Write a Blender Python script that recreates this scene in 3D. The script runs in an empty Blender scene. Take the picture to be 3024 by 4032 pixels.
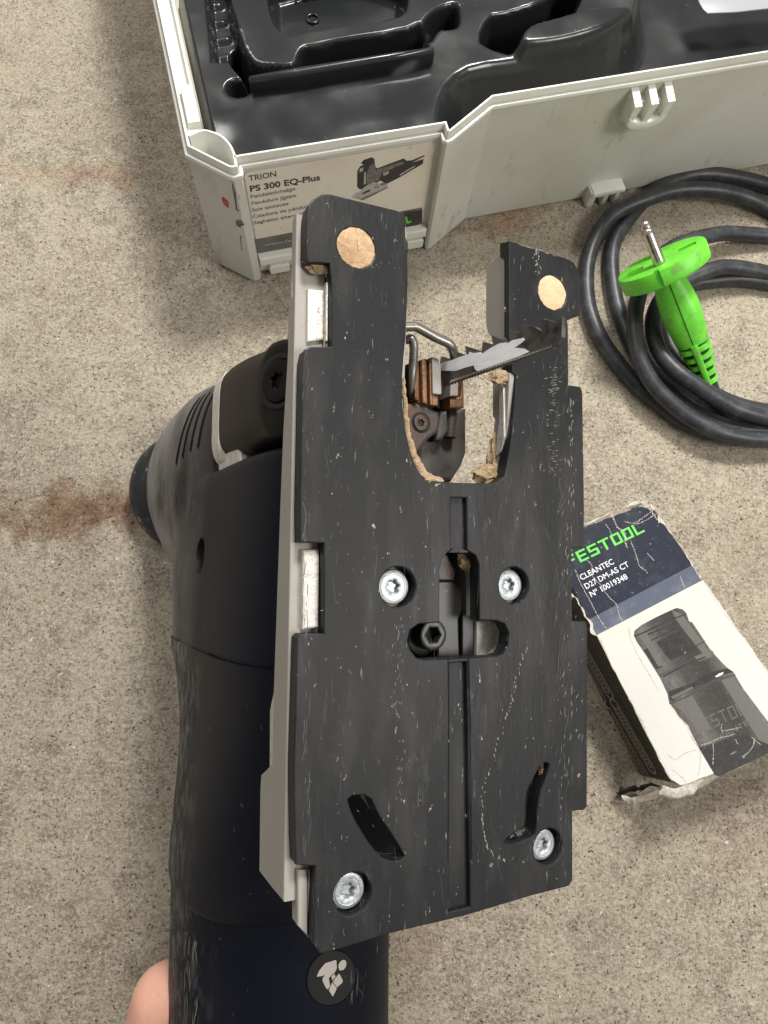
import bpy, bmesh, math, random, mathutils
from mathutils import Vector, Matrix, noise
random.seed(7)
SC = bpy.context.scene
COL = SC.collection
# ------------------------------------------------------------ camera
F, CX, CY, CAMH = 2900.0, 1512.0, 2016.0, 0.38      # focal length in photo pixels, principal point, height above the floor (m)
_d = Vector(((1350 - CX) / F, -(2800 - CY) / F, -1)).normalized()
ZC = -_d
XC = (Vector((1, 0, 0)) - ZC * ZC.x).normalized()
YC = ZC.cross(XC)
RW = Matrix((XC, YC, ZC))                           # camera vector -> world vector
CAMP = Vector((0, 0, CAMH))
cd = bpy.data.cameras.new('camera'); cam = bpy.data.objects.new('camera', cd); COL.objects.link(cam)
cam.matrix_world = Matrix.Translation(CAMP) @ RW.to_4x4()
cd.sensor_fit = 'VERTICAL'; cd.sensor_height = 24.0; cd.lens = 24.0 * F / 4032.0
cd.clip_start = 0.005; cd.clip_end = 50
SC.camera = cam
# ------------------------------------------------------------ light: one ceiling lamp up and to the right, dim room around
w = bpy.data.worlds.new('World'); SC.world = w; w.use_nodes = True
w.node_tree.nodes['Background'].inputs[0].default_value = (1.0, 0.97, 0.93, 1)
w.node_tree.nodes['Background'].inputs[1].default_value = 0.27
def lamp(name, loc, target, size, power, col):
    l = bpy.data.lights.new(name, 'AREA'); l.shape = 'RECTANGLE'; l.size = size[0]; l.size_y = size[1]
    l.energy = power; l.color = col
    o = bpy.data.objects.new(name, l); COL.objects.link(o)
    o.location = loc; o.rotation_euler = (Vector(target) - Vector(loc)).to_track_quat('-Z', 'Y').to_euler()
    return o
lamp('ceiling_lamp', (0.26, 0.74, 1.02), (0.05, 0.2, 0), (0.26, 0.20), 13.5, (1.0, 0.972, 0.93))
lamp('side_lamp', (0.70, -0.12, 0.80), (0.15, 0.2, 0), (0.34, 0.30), 4.0, (1.0, 0.96, 0.90))
lamp('far_ceiling_lamp', (-0.9, 1.3, 1.9), (0.0, 0.2, 0), (1.1, 0.3), 14.0, (1.0, 0.97, 0.93))
SC.view_settings.view_transform = 'Standard'; SC.view_settings.look = 'None'
SC.view_settings.exposure = 0.42; SC.view_settings.gamma = 1.0
# ------------------------------------------------------------ geometry helpers
def ray(x, y): return RW.transposed() @ Vector(((x - CX) / F, -(y - CY) / F, -1)) if False else Vector((RW[0].dot(Vector(((x - CX) / F, -(y - CY) / F, -1))), RW[1].dot(Vector(((x - CX) / F, -(y - CY) / F, -1))), RW[2].dot(Vector(((x - CX) / F, -(y - CY) / F, -1)))))
# world = RW_rows dot camera vector
cam.matrix_world = Matrix.Translation(CAMP) @ Matrix((tuple(XC), tuple(YC), tuple(ZC))).to_4x4()
def at(x, y, z):                                     # point of the photo at height z (m)
    r = ray(x, y); return CAMP + r * ((z - CAMH) / r.z)
class Frame:
    def __init__(s, o, ex, ey, ez): s.o, s.ex, s.ey, s.ez = Vector(o), Vector(ex).normalized(), Vector(ey).normalized(), Vector(ez).normalized()
    def mat(s):
        m = Matrix((s.ex, s.ey, s.ez)).transposed().to_4x4(); m.translation = s.o; return m
    def loc(s, p):
        q = Vector(p) - s.o; return Vector((q.dot(s.ex), q.dot(s.ey), q.dot(s.ez))) * 1000
    def hit(s, x, y, ax, val):                       # photo point on the local plane axis ax = val (mm), local mm
        e = (s.ex, s.ey, s.ez)[ax]; r = ray(x, y)
        k = (val / 1000 + s.o.dot(e) - CAMP.dot(e)) / r.dot(e)
        return s.loc(CAMP + r * k)
def sub(m, zs):                                      # zoom-window coordinates -> photo coordinates
    x0, y0, s = m; return [(x0 + s * a, y0 + s * b) for a, b in zs]
def root(name, fr, label, cat, group=None):
    o = bpy.data.objects.new(name, None); COL.objects.link(o); o.matrix_world = fr.mat() if fr else Matrix()
    o.empty_display_size = 0.02; o['label'] = label; o['category'] = cat
    if group: o['group'] = group
    return o
def link(name, me, mat, parent=None, smooth=False, label=None, kind=None):
    if mat: me.materials.append(mat)
    if smooth:
        me.shade_smooth()
        me.set_sharp_from_angle(angle=math.radians(smooth if smooth > 1 else 35))
    o = bpy.data.objects.new(name, me); COL.objects.link(o); o.parent = parent
    if label: o['label'] = label
    if kind: o['kind'] = kind
    return o
def mesh(vs, fs):
    me = bpy.data.meshes.new('m'); me.from_pydata([tuple(Vector(v) / 1000) for v in vs], [], fs); me.update()
    bm = bmesh.new(); bm.from_mesh(me); bmesh.ops.recalc_face_normals(bm, faces=bm.faces); bm.to_mesh(me); bm.free()
    return me
def chaikin(p, n=1, closed=True):
    for _ in range(n):
        q = []; m = len(p)
        for i in range(m if closed else m - 1):
            a, b = p[i], p[(i + 1) % m]
            q += [tuple(a[k] * .75 + b[k] * .25 for k in range(len(a))), tuple(a[k] * .25 + b[k] * .75 for k in range(len(a)))]
        p = q if closed else [p[0]] + q + [p[-1]]
    return p
def ell(cx, cy, rx, ry=None, n=36, rot=0):
    ry = ry or rx; c, s = math.cos(rot), math.sin(rot)
    return [(cx + rx * math.cos(t) * c - ry * math.sin(t) * s, cy + rx * math.cos(t) * s + ry * math.sin(t) * c) for t in [2 * math.pi * i / n for i in range(n)]]
def offs(p, d):
    out = []; n = len(p)
    for i in range(n):
        a, b, c = Vector(p[i - 1]), Vector(p[i]), Vector(p[(i + 1) % n])
        e1, e2 = (b - a).normalized(), (c - b).normalized(); n1, n2 = Vector((-e1.y, e1.x)), Vector((-e2.y, e2.x))
        m = (n1 + n2); m = m / max(m.length_squared, .3) * 2 if m.length > 1e-6 else n1
        q = b + m * d; out.append((q.x, q.y))
    return out
def sgn_area(p): return sum(a[0] * b[1] - b[0] * a[1] for a, b in zip(p, p[1:] + p[:1])) / 2
def clean(p, eps=1e-3):
    q = []
    for a in p:
        if not q or (a[0] - q[-1][0]) ** 2 + (a[1] - q[-1][1]) ** 2 > eps * eps: q.append((a[0], a[1]))
    if (q[0][0] - q[-1][0]) ** 2 + (q[0][1] - q[-1][1]) ** 2 < eps * eps: q.pop()
    return q
def slabmesh(loops, z0, z1, bevel=0.0, xf=None, seg=2):   # filled outline with holes, extruded z0..z1 (mm); xf maps (x,y,z)
    L = []
    for i, lp in enumerate(loops):
        lp = clean(lp)
        if (sgn_area(lp) > 0) != (i == 0): lp = lp[::-1]
        L.append(lp)
    prof = [(0, z0), (0, z1)] if bevel <= 0 else [(bevel * (1 - math.sin(math.pi / 2 * k / seg)), z0 + bevel * (1 - math.cos(math.pi / 2 * k / seg))) for k in range(seg + 1)] + [(bevel * (1 - math.cos(math.pi / 2 * k / seg)), z1 - bevel * (1 - math.sin(math.pi / 2 * k / seg))) for k in range(seg + 1)]
    vs, fs, first = [], [], []
    for lp in L:
        n = len(lp); first.append(len(vs))
        for d, z in prof: vs += [(x, y, z) for x, y in (offs(lp, d) if d > 1e-6 else lp)]
        o = first[-1]
        for i in range(len(prof) - 1):
            for j in range(n): fs.append((o + i * n + j, o + i * n + (j + 1) % n, o + (i + 1) * n + (j + 1) % n, o + (i + 1) * n + j))
    fl = L if bevel <= 0 else [offs(lp, bevel) for lp in L]
    co, ed, back = [], [], []
    for lp, o, f0 in zip(fl, range(len(fl)), first):
        b = len(co); n = len(lp); co += [Vector(p) for p in lp]; ed += [(b + j, b + (j + 1) % n) for j in range(n)]; back += [(f0 + j, f0 + (len(prof) - 1) * n + j) for j in range(n)]
    r = mathutils.geometry.delaunay_2d_cdt(co, ed, [], 0, 1e-7)
    def inside(x, y):
        s = False
        for lp in fl:
            for i in range(len(lp)):
                ax, ay = lp[i - 1]; bx_, by = lp[i]
                if (ay > y) != (by > y) and x < (bx_ - ax) * (y - ay) / (by - ay) + ax: s = not s
        return s
    rv, orig = r[0], r[3]; mp = []
    for v, og in zip(rv, orig):
        if og: mp.append(back[og[0]])
        else: vs += [(v.x, v.y, z0), (v.x, v.y, z1)]; mp.append((len(vs) - 2, len(vs) - 1))
    for t in r[2]:
        c = sum((rv[i] for i in t), Vector((0, 0))) / len(t)
        if inside(c.x, c.y):
            fs.append(tuple(mp[i][1] for i in t)); fs.append(tuple(mp[i][0] for i in t)[::-1])
    vs = [Vector(xf(Vector(v)) if xf else v) for v in vs]
    fs = [f for f in fs if len(set(f)) == len(f)]
    return mesh(vs, fs)
def slab(name, loops, z0, z1, mat, parent, bevel=0.0, xf=None, smooth=18, **k):
    return link(name, slabmesh(loops, z0, z1, bevel, xf), mat, parent, smooth, **k)
def sheet(name, loop, mat, parent, xf, lift=0.0, t=0.12, **k):     # a thin printed or stuck-on sheet lying on a plane
    return slab(name, [loop], lift, lift + t, mat, parent, 0, xf, 0, **k)
def tubemesh(pts, r, n=12, closed=False, cap=True):
    pts = [Vector(p) for p in pts]; m = len(pts); rr = r if isinstance(r, (list, tuple)) else [r] * m
    T = []
    for i in range(m):
        a = pts[i - 1] if (i or closed) else pts[0]; b = pts[(i + 1) % m] if (i < m - 1 or closed) else pts[-1]
        T.append((b - a).normalized())
    up = Vector((0, 0, 1)) if abs(T[0].z) < .9 else Vector((1, 0, 0))
    nrm = (up - T[0] * up.dot(T[0])).normalized(); vs, fs = [], []
    for i in range(m):
        nrm = (nrm - T[i] * nrm.dot(T[i])).normalized(); bi = T[i].cross(nrm)
        for j in range(n):
            a = 2 * math.pi * j / n; vs.append(pts[i] + (nrm * math.cos(a) + bi * math.sin(a)) * rr[i])
    for i in range(m if closed else m - 1):
        for j in range(n):
            a, b = i * n + j, i * n + (j + 1) % n; c, d = ((i + 1) % m) * n + (j + 1) % n, ((i + 1) % m) * n + j
            fs.append((a, b, c, d))
    if cap and not closed: fs += [tuple(range(n))[::-1], tuple(range((m - 1) * n, m * n))]
    return mesh(vs, fs)
def spline(pts, k=8):                                 # Catmull-Rom through the points
    P = [Vector(p) for p in pts]; P = [P[0] * 2 - P[1]] + P + [P[-1] * 2 - P[-2]]; out = []
    for i in range(1, len(P) - 2):
        for j in range(k):
            t = j / k; a, b, c, d = P[i - 1:i + 3]
            out.append(.5 * ((2 * b) + (c - a) * t + (2 * a - 5 * b + 4 * c - d) * t * t + (3 * b - a - 3 * c + d) * t ** 3))
    return out + [P[-2]]
def joinmesh(ms):
    bm = bmesh.new()
    for m in ms: bm.from_mesh(m)
    me = bpy.data.meshes.new('j'); bm.to_mesh(me); bm.free(); return me
def xmesh(me, M):
    me.transform(M); return me
def loftmesh(st, place, n=48, cap=True, round_end=0):
    vs, fs = [], []
    for (s, x0, q0, a, b, e) in st:
        for j in range(n):
            t = 2 * math.pi * j / n; c, d = math.cos(t), math.sin(t)
            vs.append(place(x0 + a * math.copysign(abs(c) ** (2 / e), c), q0 + b * math.copysign(abs(d) ** (2 / e), d), s))
    m = len(st)
    for i in range(m - 1):
        for j in range(n): fs.append((i * n + j, i * n + (j + 1) % n, (i + 1) * n + (j + 1) % n, (i + 1) * n + j))
    if cap: fs += [tuple(range(n))[::-1], tuple(range((m - 1) * n, m * n))]
    return mesh(vs, fs)
def interp(st, k=4):
    return [tuple(p) for p in [list(q) for q in _cr(st, k)]]
def _cr(st, k):
    P = [st[0]] + list(st) + [st[-1]]; out = []
    for i in range(1, len(P) - 2):
        for j in range(k):
            t = j / k; out.append([.5 * ((2 * b) + (c - a) * t + (2 * a - 5 * b + 4 * c - d) * t * t + (3 * b - a - 3 * c + d) * t ** 3) for a, b, c, d in zip(*P[i - 1:i + 3])])
    return out + [list(P[-2])]
def cut(ob, cutters):                                 # boolean difference, applied
    bm = bmesh.new()
    for c in cutters: bm.from_mesh(c)
    me = bpy.data.meshes.new('cut'); bmesh.ops.recalc_face_normals(bm, faces=bm.faces); bm.to_mesh(me); bm.free()
    co = bpy.data.objects.new('cut', me); COL.objects.link(co); bpy.context.view_layer.update(); co.matrix_world = ob.parent.matrix_world if ob.parent else ob.matrix_world
    bpy.context.view_layer.update()
    md = ob.modifiers.new('b', 'BOOLEAN'); md.operation = 'DIFFERENCE'; md.object = co; md.solver = 'EXACT'
    new = bpy.data.meshes.new_from_object(ob.evaluated_get(bpy.context.evaluated_depsgraph_get()))
    ob.modifiers.clear(); ob.data = new; bpy.data.objects.remove(co)
    new.set_sharp_from_angle(angle=math.radians(32))
def text(name, s, p0, p1, up, mat, parent, bold=0.0, lift=(0, 0, 0), height=None, shear=0, squeeze=1.0):
    # flat lettering whose baseline runs from p0 to p1 (local mm); up = local up direction
    cu = bpy.data.curves.new('txt', 'FONT'); cu.body = s; cu.extrude = 0.006; cu.offset = bold; cu.shear = shear; cu.resolution_u = 3
    o = bpy.data.objects.new('t', cu); COL.objects.link(o); bpy.context.view_layer.update()
    me = bpy.data.meshes.new_from_object(o.evaluated_get(bpy.context.evaluated_depsgraph_get()))
    bpy.data.objects.remove(o)
    xs = [v.co.x for v in me.vertices]; x0, x1 = min(xs), max(xs)
    p0, p1, up = Vector(p0), Vector(p1), Vector(up).normalized(); ex = (p1 - p0); L = ex.length; ex.normalize(); ez = ex.cross(up).normalized()
    sx = L / (x1 - x0); sy = (height / 0.7) if height else sx
    for v in me.vertices:
        v.co = (p0 + Vector(lift) + ex * ((v.co.x - x0) * sx) + up * (v.co.y * sy) + ez * (v.co.z * 6)) / 1000
    me.materials.clear()
    return link(name, me, mat, parent)
# ------------------------------------------------------------ materials
def M(name, base, rough=.5, metal=0.0, layers=(), bump=(), spec=.5, coat=0.0, sss=0.0, rvar=None, ior=1.45):
    # layers: (kind, scale per m, stretch, detail, lo, hi, colour, amount); bump: (kind, scale, stretch, detail, strength, dist)
    m = bpy.data.materials.new(name); m.use_nodes = True; nt = m.node_tree; N, Lk = nt.nodes, nt.links
    b = N['Principled BSDF']; b.inputs['Roughness'].default_value = rough; b.inputs['Metallic'].default_value = metal
    b.inputs['Specular IOR Level'].default_value = spec; b.inputs['IOR'].default_value = ior; b.inputs['Coat Weight'].default_value = coat
    if sss: b.inputs['Subsurface Weight'].default_value = sss; b.inputs['Subsurface Radius'].default_value = (.01, .004, .002); b.inputs['Subsurface Scale'].default_value = .5
    tc = N.new('ShaderNodeTexCoord')
    def tex(kind, scale, st, det, off=0):
        mp = N.new('ShaderNodeMapping'); Lk.new(tc.outputs['Object'], mp.inputs[0]); mp.inputs['Scale'].default_value = st; mp.inputs['Location'].default_value = (off, off * .7, off * .3)
        if kind == 'v':
            t = N.new('ShaderNodeTexVoronoi'); t.inputs['Scale'].default_value = scale; Lk.new(mp.outputs[0], t.inputs['Vector']); return t.outputs['Distance']
        t = N.new('ShaderNodeTexNoise'); t.inputs['Scale'].default_value = scale; t.inputs['Detail'].default_value = det; Lk.new(mp.outputs[0], t.inputs['Vector'])
        if kind == 'r': t.inputs['Roughness'].default_value = .75
        return t.outputs['Fac']
    col = N.new('ShaderNodeRGB'); col.outputs[0].default_value = (*base, 1); cur = col.outputs[0]
    for i, (kind, sc, st, det, lo, hi, c, amt, *zz) in enumerate(layers):
        f = tex(kind, sc, st, det, .137 * (i + 1)); mr = N.new('ShaderNodeMapRange'); mr.inputs['From Min'].default_value = lo; mr.inputs['From Max'].default_value = hi; mr.inputs['To Max'].default_value = amt
        Lk.new(f, mr.inputs[0]); fac = mr.outputs[0]
        if zz:                                       # dust only where the housing turns away from the sole (object z range)
            sx_ = N.new('ShaderNodeSeparateXYZ'); Lk.new(tc.outputs['Object'], sx_.inputs[0]); m2 = N.new('ShaderNodeMapRange'); m2.inputs['From Min'].default_value, m2.inputs['From Max'].default_value = zz[0]; Lk.new(sx_.outputs[2], m2.inputs[0])
            mm = N.new('ShaderNodeMath'); mm.operation = 'MULTIPLY'; Lk.new(fac, mm.inputs[0]); Lk.new(m2.outputs[0], mm.inputs[1]); fac = mm.outputs[0]
        mx = N.new('ShaderNodeMix'); mx.data_type = 'RGBA'; Lk.new(fac, mx.inputs['Factor']); Lk.new(cur, mx.inputs[6]); mx.inputs[7].default_value = (*c, 1); cur = mx.outputs[2]
    Lk.new(cur, b.inputs['Base Color'])
    if rvar:
        f = tex('n', rvar[0], (1, 1, 1), 4, .5); mr = N.new('ShaderNodeMapRange'); mr.inputs['From Min'].default_value = .35; mr.inputs['From Max'].default_value = .65
        mr.inputs['To Min'].default_value = rvar[1]; mr.inputs['To Max'].default_value = rvar[2]; Lk.new(f, mr.inputs[0]); Lk.new(mr.outputs[0], b.inputs['Roughness'])
    prev = None
    for (kind, sc, st, det, strg, dist) in bump:
        f = tex(kind, sc, st, det, .31); bp = N.new('ShaderNodeBump'); bp.inputs['Strength'].default_value = strg; bp.inputs['Distance'].default_value = dist; Lk.new(f, bp.inputs['Height'])
        if prev: Lk.new(prev, bp.inputs['Normal'])
        prev = bp.outputs[0]
    if prev: Lk.new(prev, b.inputs['Normal'])
    return m
S1 = (1, 1, 1)
DUST = (.30, .27, .23)
m_shoe = M('worn_black_plastic', (.0085, .009, .0102), .46, ior=1.33, layers=[
    ('n', 130, (1, .3, 1), 6, .47, .74, (.028, .0278, .028), .8),
    ('r', 260, (1, .25, 1), 6, .60, .72, (.07, .068, .066), .45),
    ('r', 520, (1, .5, 1), 4, .665, .70, (.42, .39, .34), .8),
    ('r', 900, (1, .12, 1), 3, .66, .72, (.26, .25, .23), .55)], bump=[('r', 700, (1, .2, 1), 4, .25, .0004)], rvar=(14, .42, .5))
m_body = M('navy_black_housing', (.0044, .0058, .0115), .48, ior=1.22, layers=[
    ('n', 25, S1, 4, .5, .8, (.012, .012, .016), .7), ('r', 300, (1, .4, 1), 6, .47, .62, (.22, .21, .205), .9, (-.07, -.12)),
    ('r', 420, (1, .3, 1), 5, .66, .72, (.30, .28, .26), .55)], bump=[('n', 2500, S1, 2, .12, .0002)])
m_bodydust = M('dusty_navy_housing', (.0044, .0058, .0115), .5, ior=1.22, layers=[
    ('n', 30, (1, .6, 1), 6, .28, .54, (.25, .24, .235), .95, (-.085, -.18)),
    ('r', 400, (1, .3, 1), 5, .56, .70, (.36, .34, .32), .75, (-.08, -.16)), ('r', 420, (1, .3, 1), 5, .66, .72, (.30, .28, .26), .5)], bump=[('n', 2500, S1, 2, .12, .0002)])
m_knob = M('scuffed_black_cap', (.010, .011, .013), .38, layers=[('r', 220, S1, 5, .6, .68, (.32, .30, .28), .7)])
m_gear = M('black_olive_cover', (.0055, .0053, .0045), .48, ior=1.25, layers=[('n', 40, S1, 4, .5, .8, (.011, .0105, .009), .6)])
m_alu = M('matt_grey_plate', (.30, .282, .255), .6, .15, layers=[('n', 45, (1, .4, 1), 5, .45, .75, (.27, .25, .22), .6), ('r', 500, S1, 4, .62, .7, (.16, .15, .13), .5)], bump=[('n', 2200, S1, 2, .1, .0002)])
m_raw = M('rough_cast_aluminium', (.62, .60, .56), .5, .5, layers=[('r', 350, S1, 5, .5, .66, (.36, .33, .30), .7), ('r', 150, S1, 4, .66, .70, (.18, .10, .06), .7)], bump=[('r', 900, S1, 5, .5, .0006)])
m_zinc = M('zinc_screw', (.37, .40, .415), .45, .75, layers=[('n', 600, S1, 4, .45, .7, (.36, .37, .36), .7)], bump=[('n', 900, S1, 4, .3, .0003)])
m_steel = M('dark_steel', (.10, .096, .092), .5, .35, layers=[('n', 180, S1, 5, .45, .65, (.07, .045, .032), .8)], bump=[('n', 900, S1, 3, .25, .0004)])
m_rust = M('rusty_bracket', (.06, .05, .045), .5, .5, layers=[('n', 130, S1, 5, .42, .6, (.10, .05, .03), .8)], bump=[('n', 900, S1, 4, .3, .0005)])
m_bronze = M('coppery_jaw', (.235, .125, .07), .48, .55, layers=[('n', 150, (1.5, .25, 1), 5, .48, .65, (.10, .04, .018), .8), ('r', 500, S1, 4, .6, .7, (.45, .27, .15), .6)], bump=[('n', 800, S1, 3, .4, .0006)])
m_wire = M('grey_steel_wire', (.26, .25, .23), .35, .8, layers=[('n', 200, S1, 4, .5, .7, (.12, .11, .10), .7)])
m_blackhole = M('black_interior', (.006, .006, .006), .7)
m_innerblk = M('black_inner_plastic', (.014, .014, .014), .35, layers=[('r', 400, S1, 4, .62, .7, (.16, .15, .13), .5)])
m_bladedark = M('dark_blade_steel', (.12, .115, .11), .32, .6, layers=[('n', 300, S1, 5, .5, .7, (.02, .018, .017), .8), ('r', 120, S1, 4, .62, .72, (.16, .05, .02), .6)])
m_bladereflection = M('painted_blade_reflection', (.92, .93, .95), .4, .0, layers=[('n', 180, (1, 3, 1), 5, .4, .7, (.74, .76, .80), .7)])  # near-white colour standing for light reflected off the blade
m_dust = M('packed_sawdust', (.56, .41, .25), .9, layers=[('r', 500, S1, 5, .42, .66, (.30, .19, .10), .7), ('n', 900, S1, 3, .6, .7, (.72, .6, .42), .8)], bump=[('r', 1400, S1, 5, 1.0, .0012)])
m_cork = M('tan_wood_disc', (.50, .34, .20), .85, layers=[('r', 170, S1, 6, .42, .62, (.34, .20, .10), .75), ('r', 500, S1, 4, .56, .66, (.60, .48, .34), .6)], bump=[('r', 400, S1, 6, .8, .0012)])
m_case = M('grey_white_case_plastic', (.56, .562, .51), .42, layers=[
    ('n', 11, S1, 6, .40, .66, (.43, .385, .29), .75), ('r', 60, (1, 1, .4), 6, .57, .70, (.24, .205, .15), .6),
    ('r', 260, (1, 1, .5), 4, .68, .72, (.10, .09, .07), .7)], bump=[('n', 3000, S1, 2, .05, .0002)])
m_caserim = M('grey_white_case_rim', (.68, .68, .62), .35, layers=[('n', 30, S1, 5, .5, .75, (.45, .44, .38), .5)])
m_tray = M('black_tray_plastic', (.013, .014, .015), .24, layers=[('n', 7, S1, 3, .4, .75, (.022, .023, .024), .8), ('r', 230, S1, 5, .665, .73, (.2, .2, .2), .5)], bump=[('n', 40, S1, 3, .04, .002)], rvar=(25, .14, .3), spec=.6)
m_grime = M('black_grime', (.07, .06, .045), .8, layers=[('r', 400, S1, 5, .4, .6, (.25, .22, .17), .8)])
m_red = M('red_mark', (.42, .05, .05), .6, layers=[('r', 700, S1, 4, .55, .65, (.5, .4, .35), .7)])
m_card = M('stained_label_card', (.68, .64, .55), .4, layers=[('n', 14, (1, 1, .5), 5, .45, .68, (.44, .35, .22), .6), ('r', 90, S1, 5, .62, .72, (.33, .22, .1), .5)], coat=.3)
m_cardband = M('label_dark_band', (.10, .10, .10), .35, layers=[('n', 60, S1, 4, .5, .7, (.2, .19, .17), .6)], coat=.3)
m_ink = M('black_print', (.03, .028, .028), .5)
m_inkgrey = M('grey_print', (.11, .105, .10), .5, layers=[('r', 500, S1, 4, .45, .6, (.26, .24, .22), .7)])
m_inklight = M('pale_print', (.42, .40, .37), .5, layers=[('r', 500, S1, 4, .5, .62, (.2, .18, .17), .7)])
m_green = M('green_plug_plastic', (.135, .58, .035), .42, layers=[('n', 60, S1, 5, .45, .75, (.10, .44, .04), .6), ('r', 500, S1, 5, .58, .70, (.42, .64, .30), .65), ('r', 140, S1, 6, .52, .66, (.085, .36, .03), .6), ('n', 70, S1, 4, .60, .66, (.16, .15, .08), .45)], bump=[('n', 1500, S1, 2, .1, .0002)])
m_greendark = M('dark_green_groove', (.006, .05, .004), .7)
m_pin = M('nickel_pin', (.62, .56, .5), .22, 1.0, layers=[('n', 400, S1, 4, .5, .65, (.3, .26, .22), .5)])
m_cable = M('black_rubber_cable', (.024, .026, .030), .42, layers=[('r', 120, (1, 1, .5), 6, .46, .72, (.09, .094, .10), .6), ('r', 600, S1, 4, .64, .72, (.3, .3, .3), .5)], bump=[('n', 600, S1, 3, .15, .0004)])
m_navy = M('navy_printed_card', (.013, .016, .030), .42, ior=1.3, layers=[('r', 110, S1, 6, .5, .72, (.045, .05, .068), .7), ('r', 500, S1, 5, .64, .7, (.5, .52, .55), .6)], bump=[('n', 70, S1, 4, .15, .0015)])
m_navy2 = M('slate_printed_band', (.06, .072, .11), .42, layers=[('r', 110, S1, 6, .5, .72, (.14, .155, .2), .7), ('r', 500, S1, 5, .65, .7, (.5, .52, .55), .5)])
m_whitecard = M('white_coated_card', (.50, .495, .465), .42, layers=[('n', 22, S1, 5, .52, .72, (.56, .53, .46), .7), ('r', 400, S1, 5, .68, .72, (.3, .26, .2), .5)], bump=[('n', 60, S1, 4, .2, .0016)])
m_tear = M('torn_paper_edge', (.62, .58, .50), .85, layers=[('r', 700, S1, 5, .45, .62, (.34, .29, .22), .7)], bump=[('r', 900, S1, 5, .8, .001)])
m_whiteink = M('white_print', (.66, .68, .7), .45)
m_greenink = M('green_print', (.11, .62, .06), .45, layers=[('r', 500, S1, 4, .64, .68, (.6, .7, .6), .7)])
m_sidecard = M('dark_box_side', (.020, .019, .017), .45, layers=[('r', 300, S1, 5, .62, .7, (.12, .11, .1), .5)])
m_sideink = M('taupe_print', (.34, .31, .26), .5)
m_printgrey = M('photo_print_grey', (.055, .053, .052), .5, ior=1.28, layers=[('r', 420, S1, 5, .45, .7, (.10, .097, .093), .7), ('r', 320, S1, 5, .66, .7, (.45, .45, .42), .5)])
def print_gradient(m, stops):                          # tones of the printed photograph, running across the carton
    nt = m.node_tree; N, Lk = nt.nodes, nt.links; b = N['Principled BSDF']; tc = [n for n in N if n.type == 'TEX_COORD'][0]
    sx_ = N.new('ShaderNodeSeparateXYZ'); Lk.new(tc.outputs['Object'], sx_.inputs[0]); mr = N.new('ShaderNodeMapRange'); mr.inputs['From Min'].default_value = .012; mr.inputs['From Max'].default_value = .058; Lk.new(sx_.outputs[0], mr.inputs[0])
    rp = N.new('ShaderNodeValToRGB'); e = rp.color_ramp.elements
    while len(e) < len(stops): e.new(.5)
    for el, (p, v) in zip(e, stops): el.position = p; el.color = (v * 1.03, v, v * .97, 1)
    Lk.new(mr.outputs[0], rp.inputs[0]); cur = b.inputs['Base Color'].links[0].from_socket; mx = N.new('ShaderNodeMix'); mx.data_type = 'RGBA'; mx.blend_type = 'MULTIPLY'; mx.inputs['Factor'].default_value = 1
    Lk.new(cur, mx.inputs[6]); Lk.new(rp.outputs[0], mx.inputs[7]); Lk.new(mx.outputs[2], b.inputs['Base Color'])
print_gradient(m_printgrey, [(0, .35), (.12, .9), (.28, 1.7), (.42, .8), (.55, .6), (.68, .5), (.8, 1.3), (.9, 1.9), (1, .6)])
m_printdark = M('photo_print_dark', (.022, .021, .021), .5, ior=1.28, layers=[('r', 420, S1, 5, .45, .7, (.05, .05, .05), .7), ('r', 300, S1, 5, .645, .69, (.45, .45, .42), .8)])
m_printlight = M('photo_print_light', (.115, .11, .103), .5, ior=1.28, layers=[('r', 420, S1, 5, .45, .7, (.095, .09, .085), .7)])
m_sheet = M('pale_plastic_sheet', (.27, .28, .30), .4)
m_icon = M('faded_white_print', (.50, .45, .41), .55)
m_skin = M('skin', (.60, .32, .235), .5, layers=[('n', 60, S1, 4, .4, .7, (.64, .30, .215), .7), ('n', 12, S1, 3, .4, .6, (.66, .38, .29), .6), ('r', 500, (1, .4, 1), 5, .55, .7, (.52, .26, .19), .4)], bump=[('n', 700, S1, 4, .2, .0005), ('r', 120, (1, .3, 1), 5, .25, .001)], sss=.25)

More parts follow.
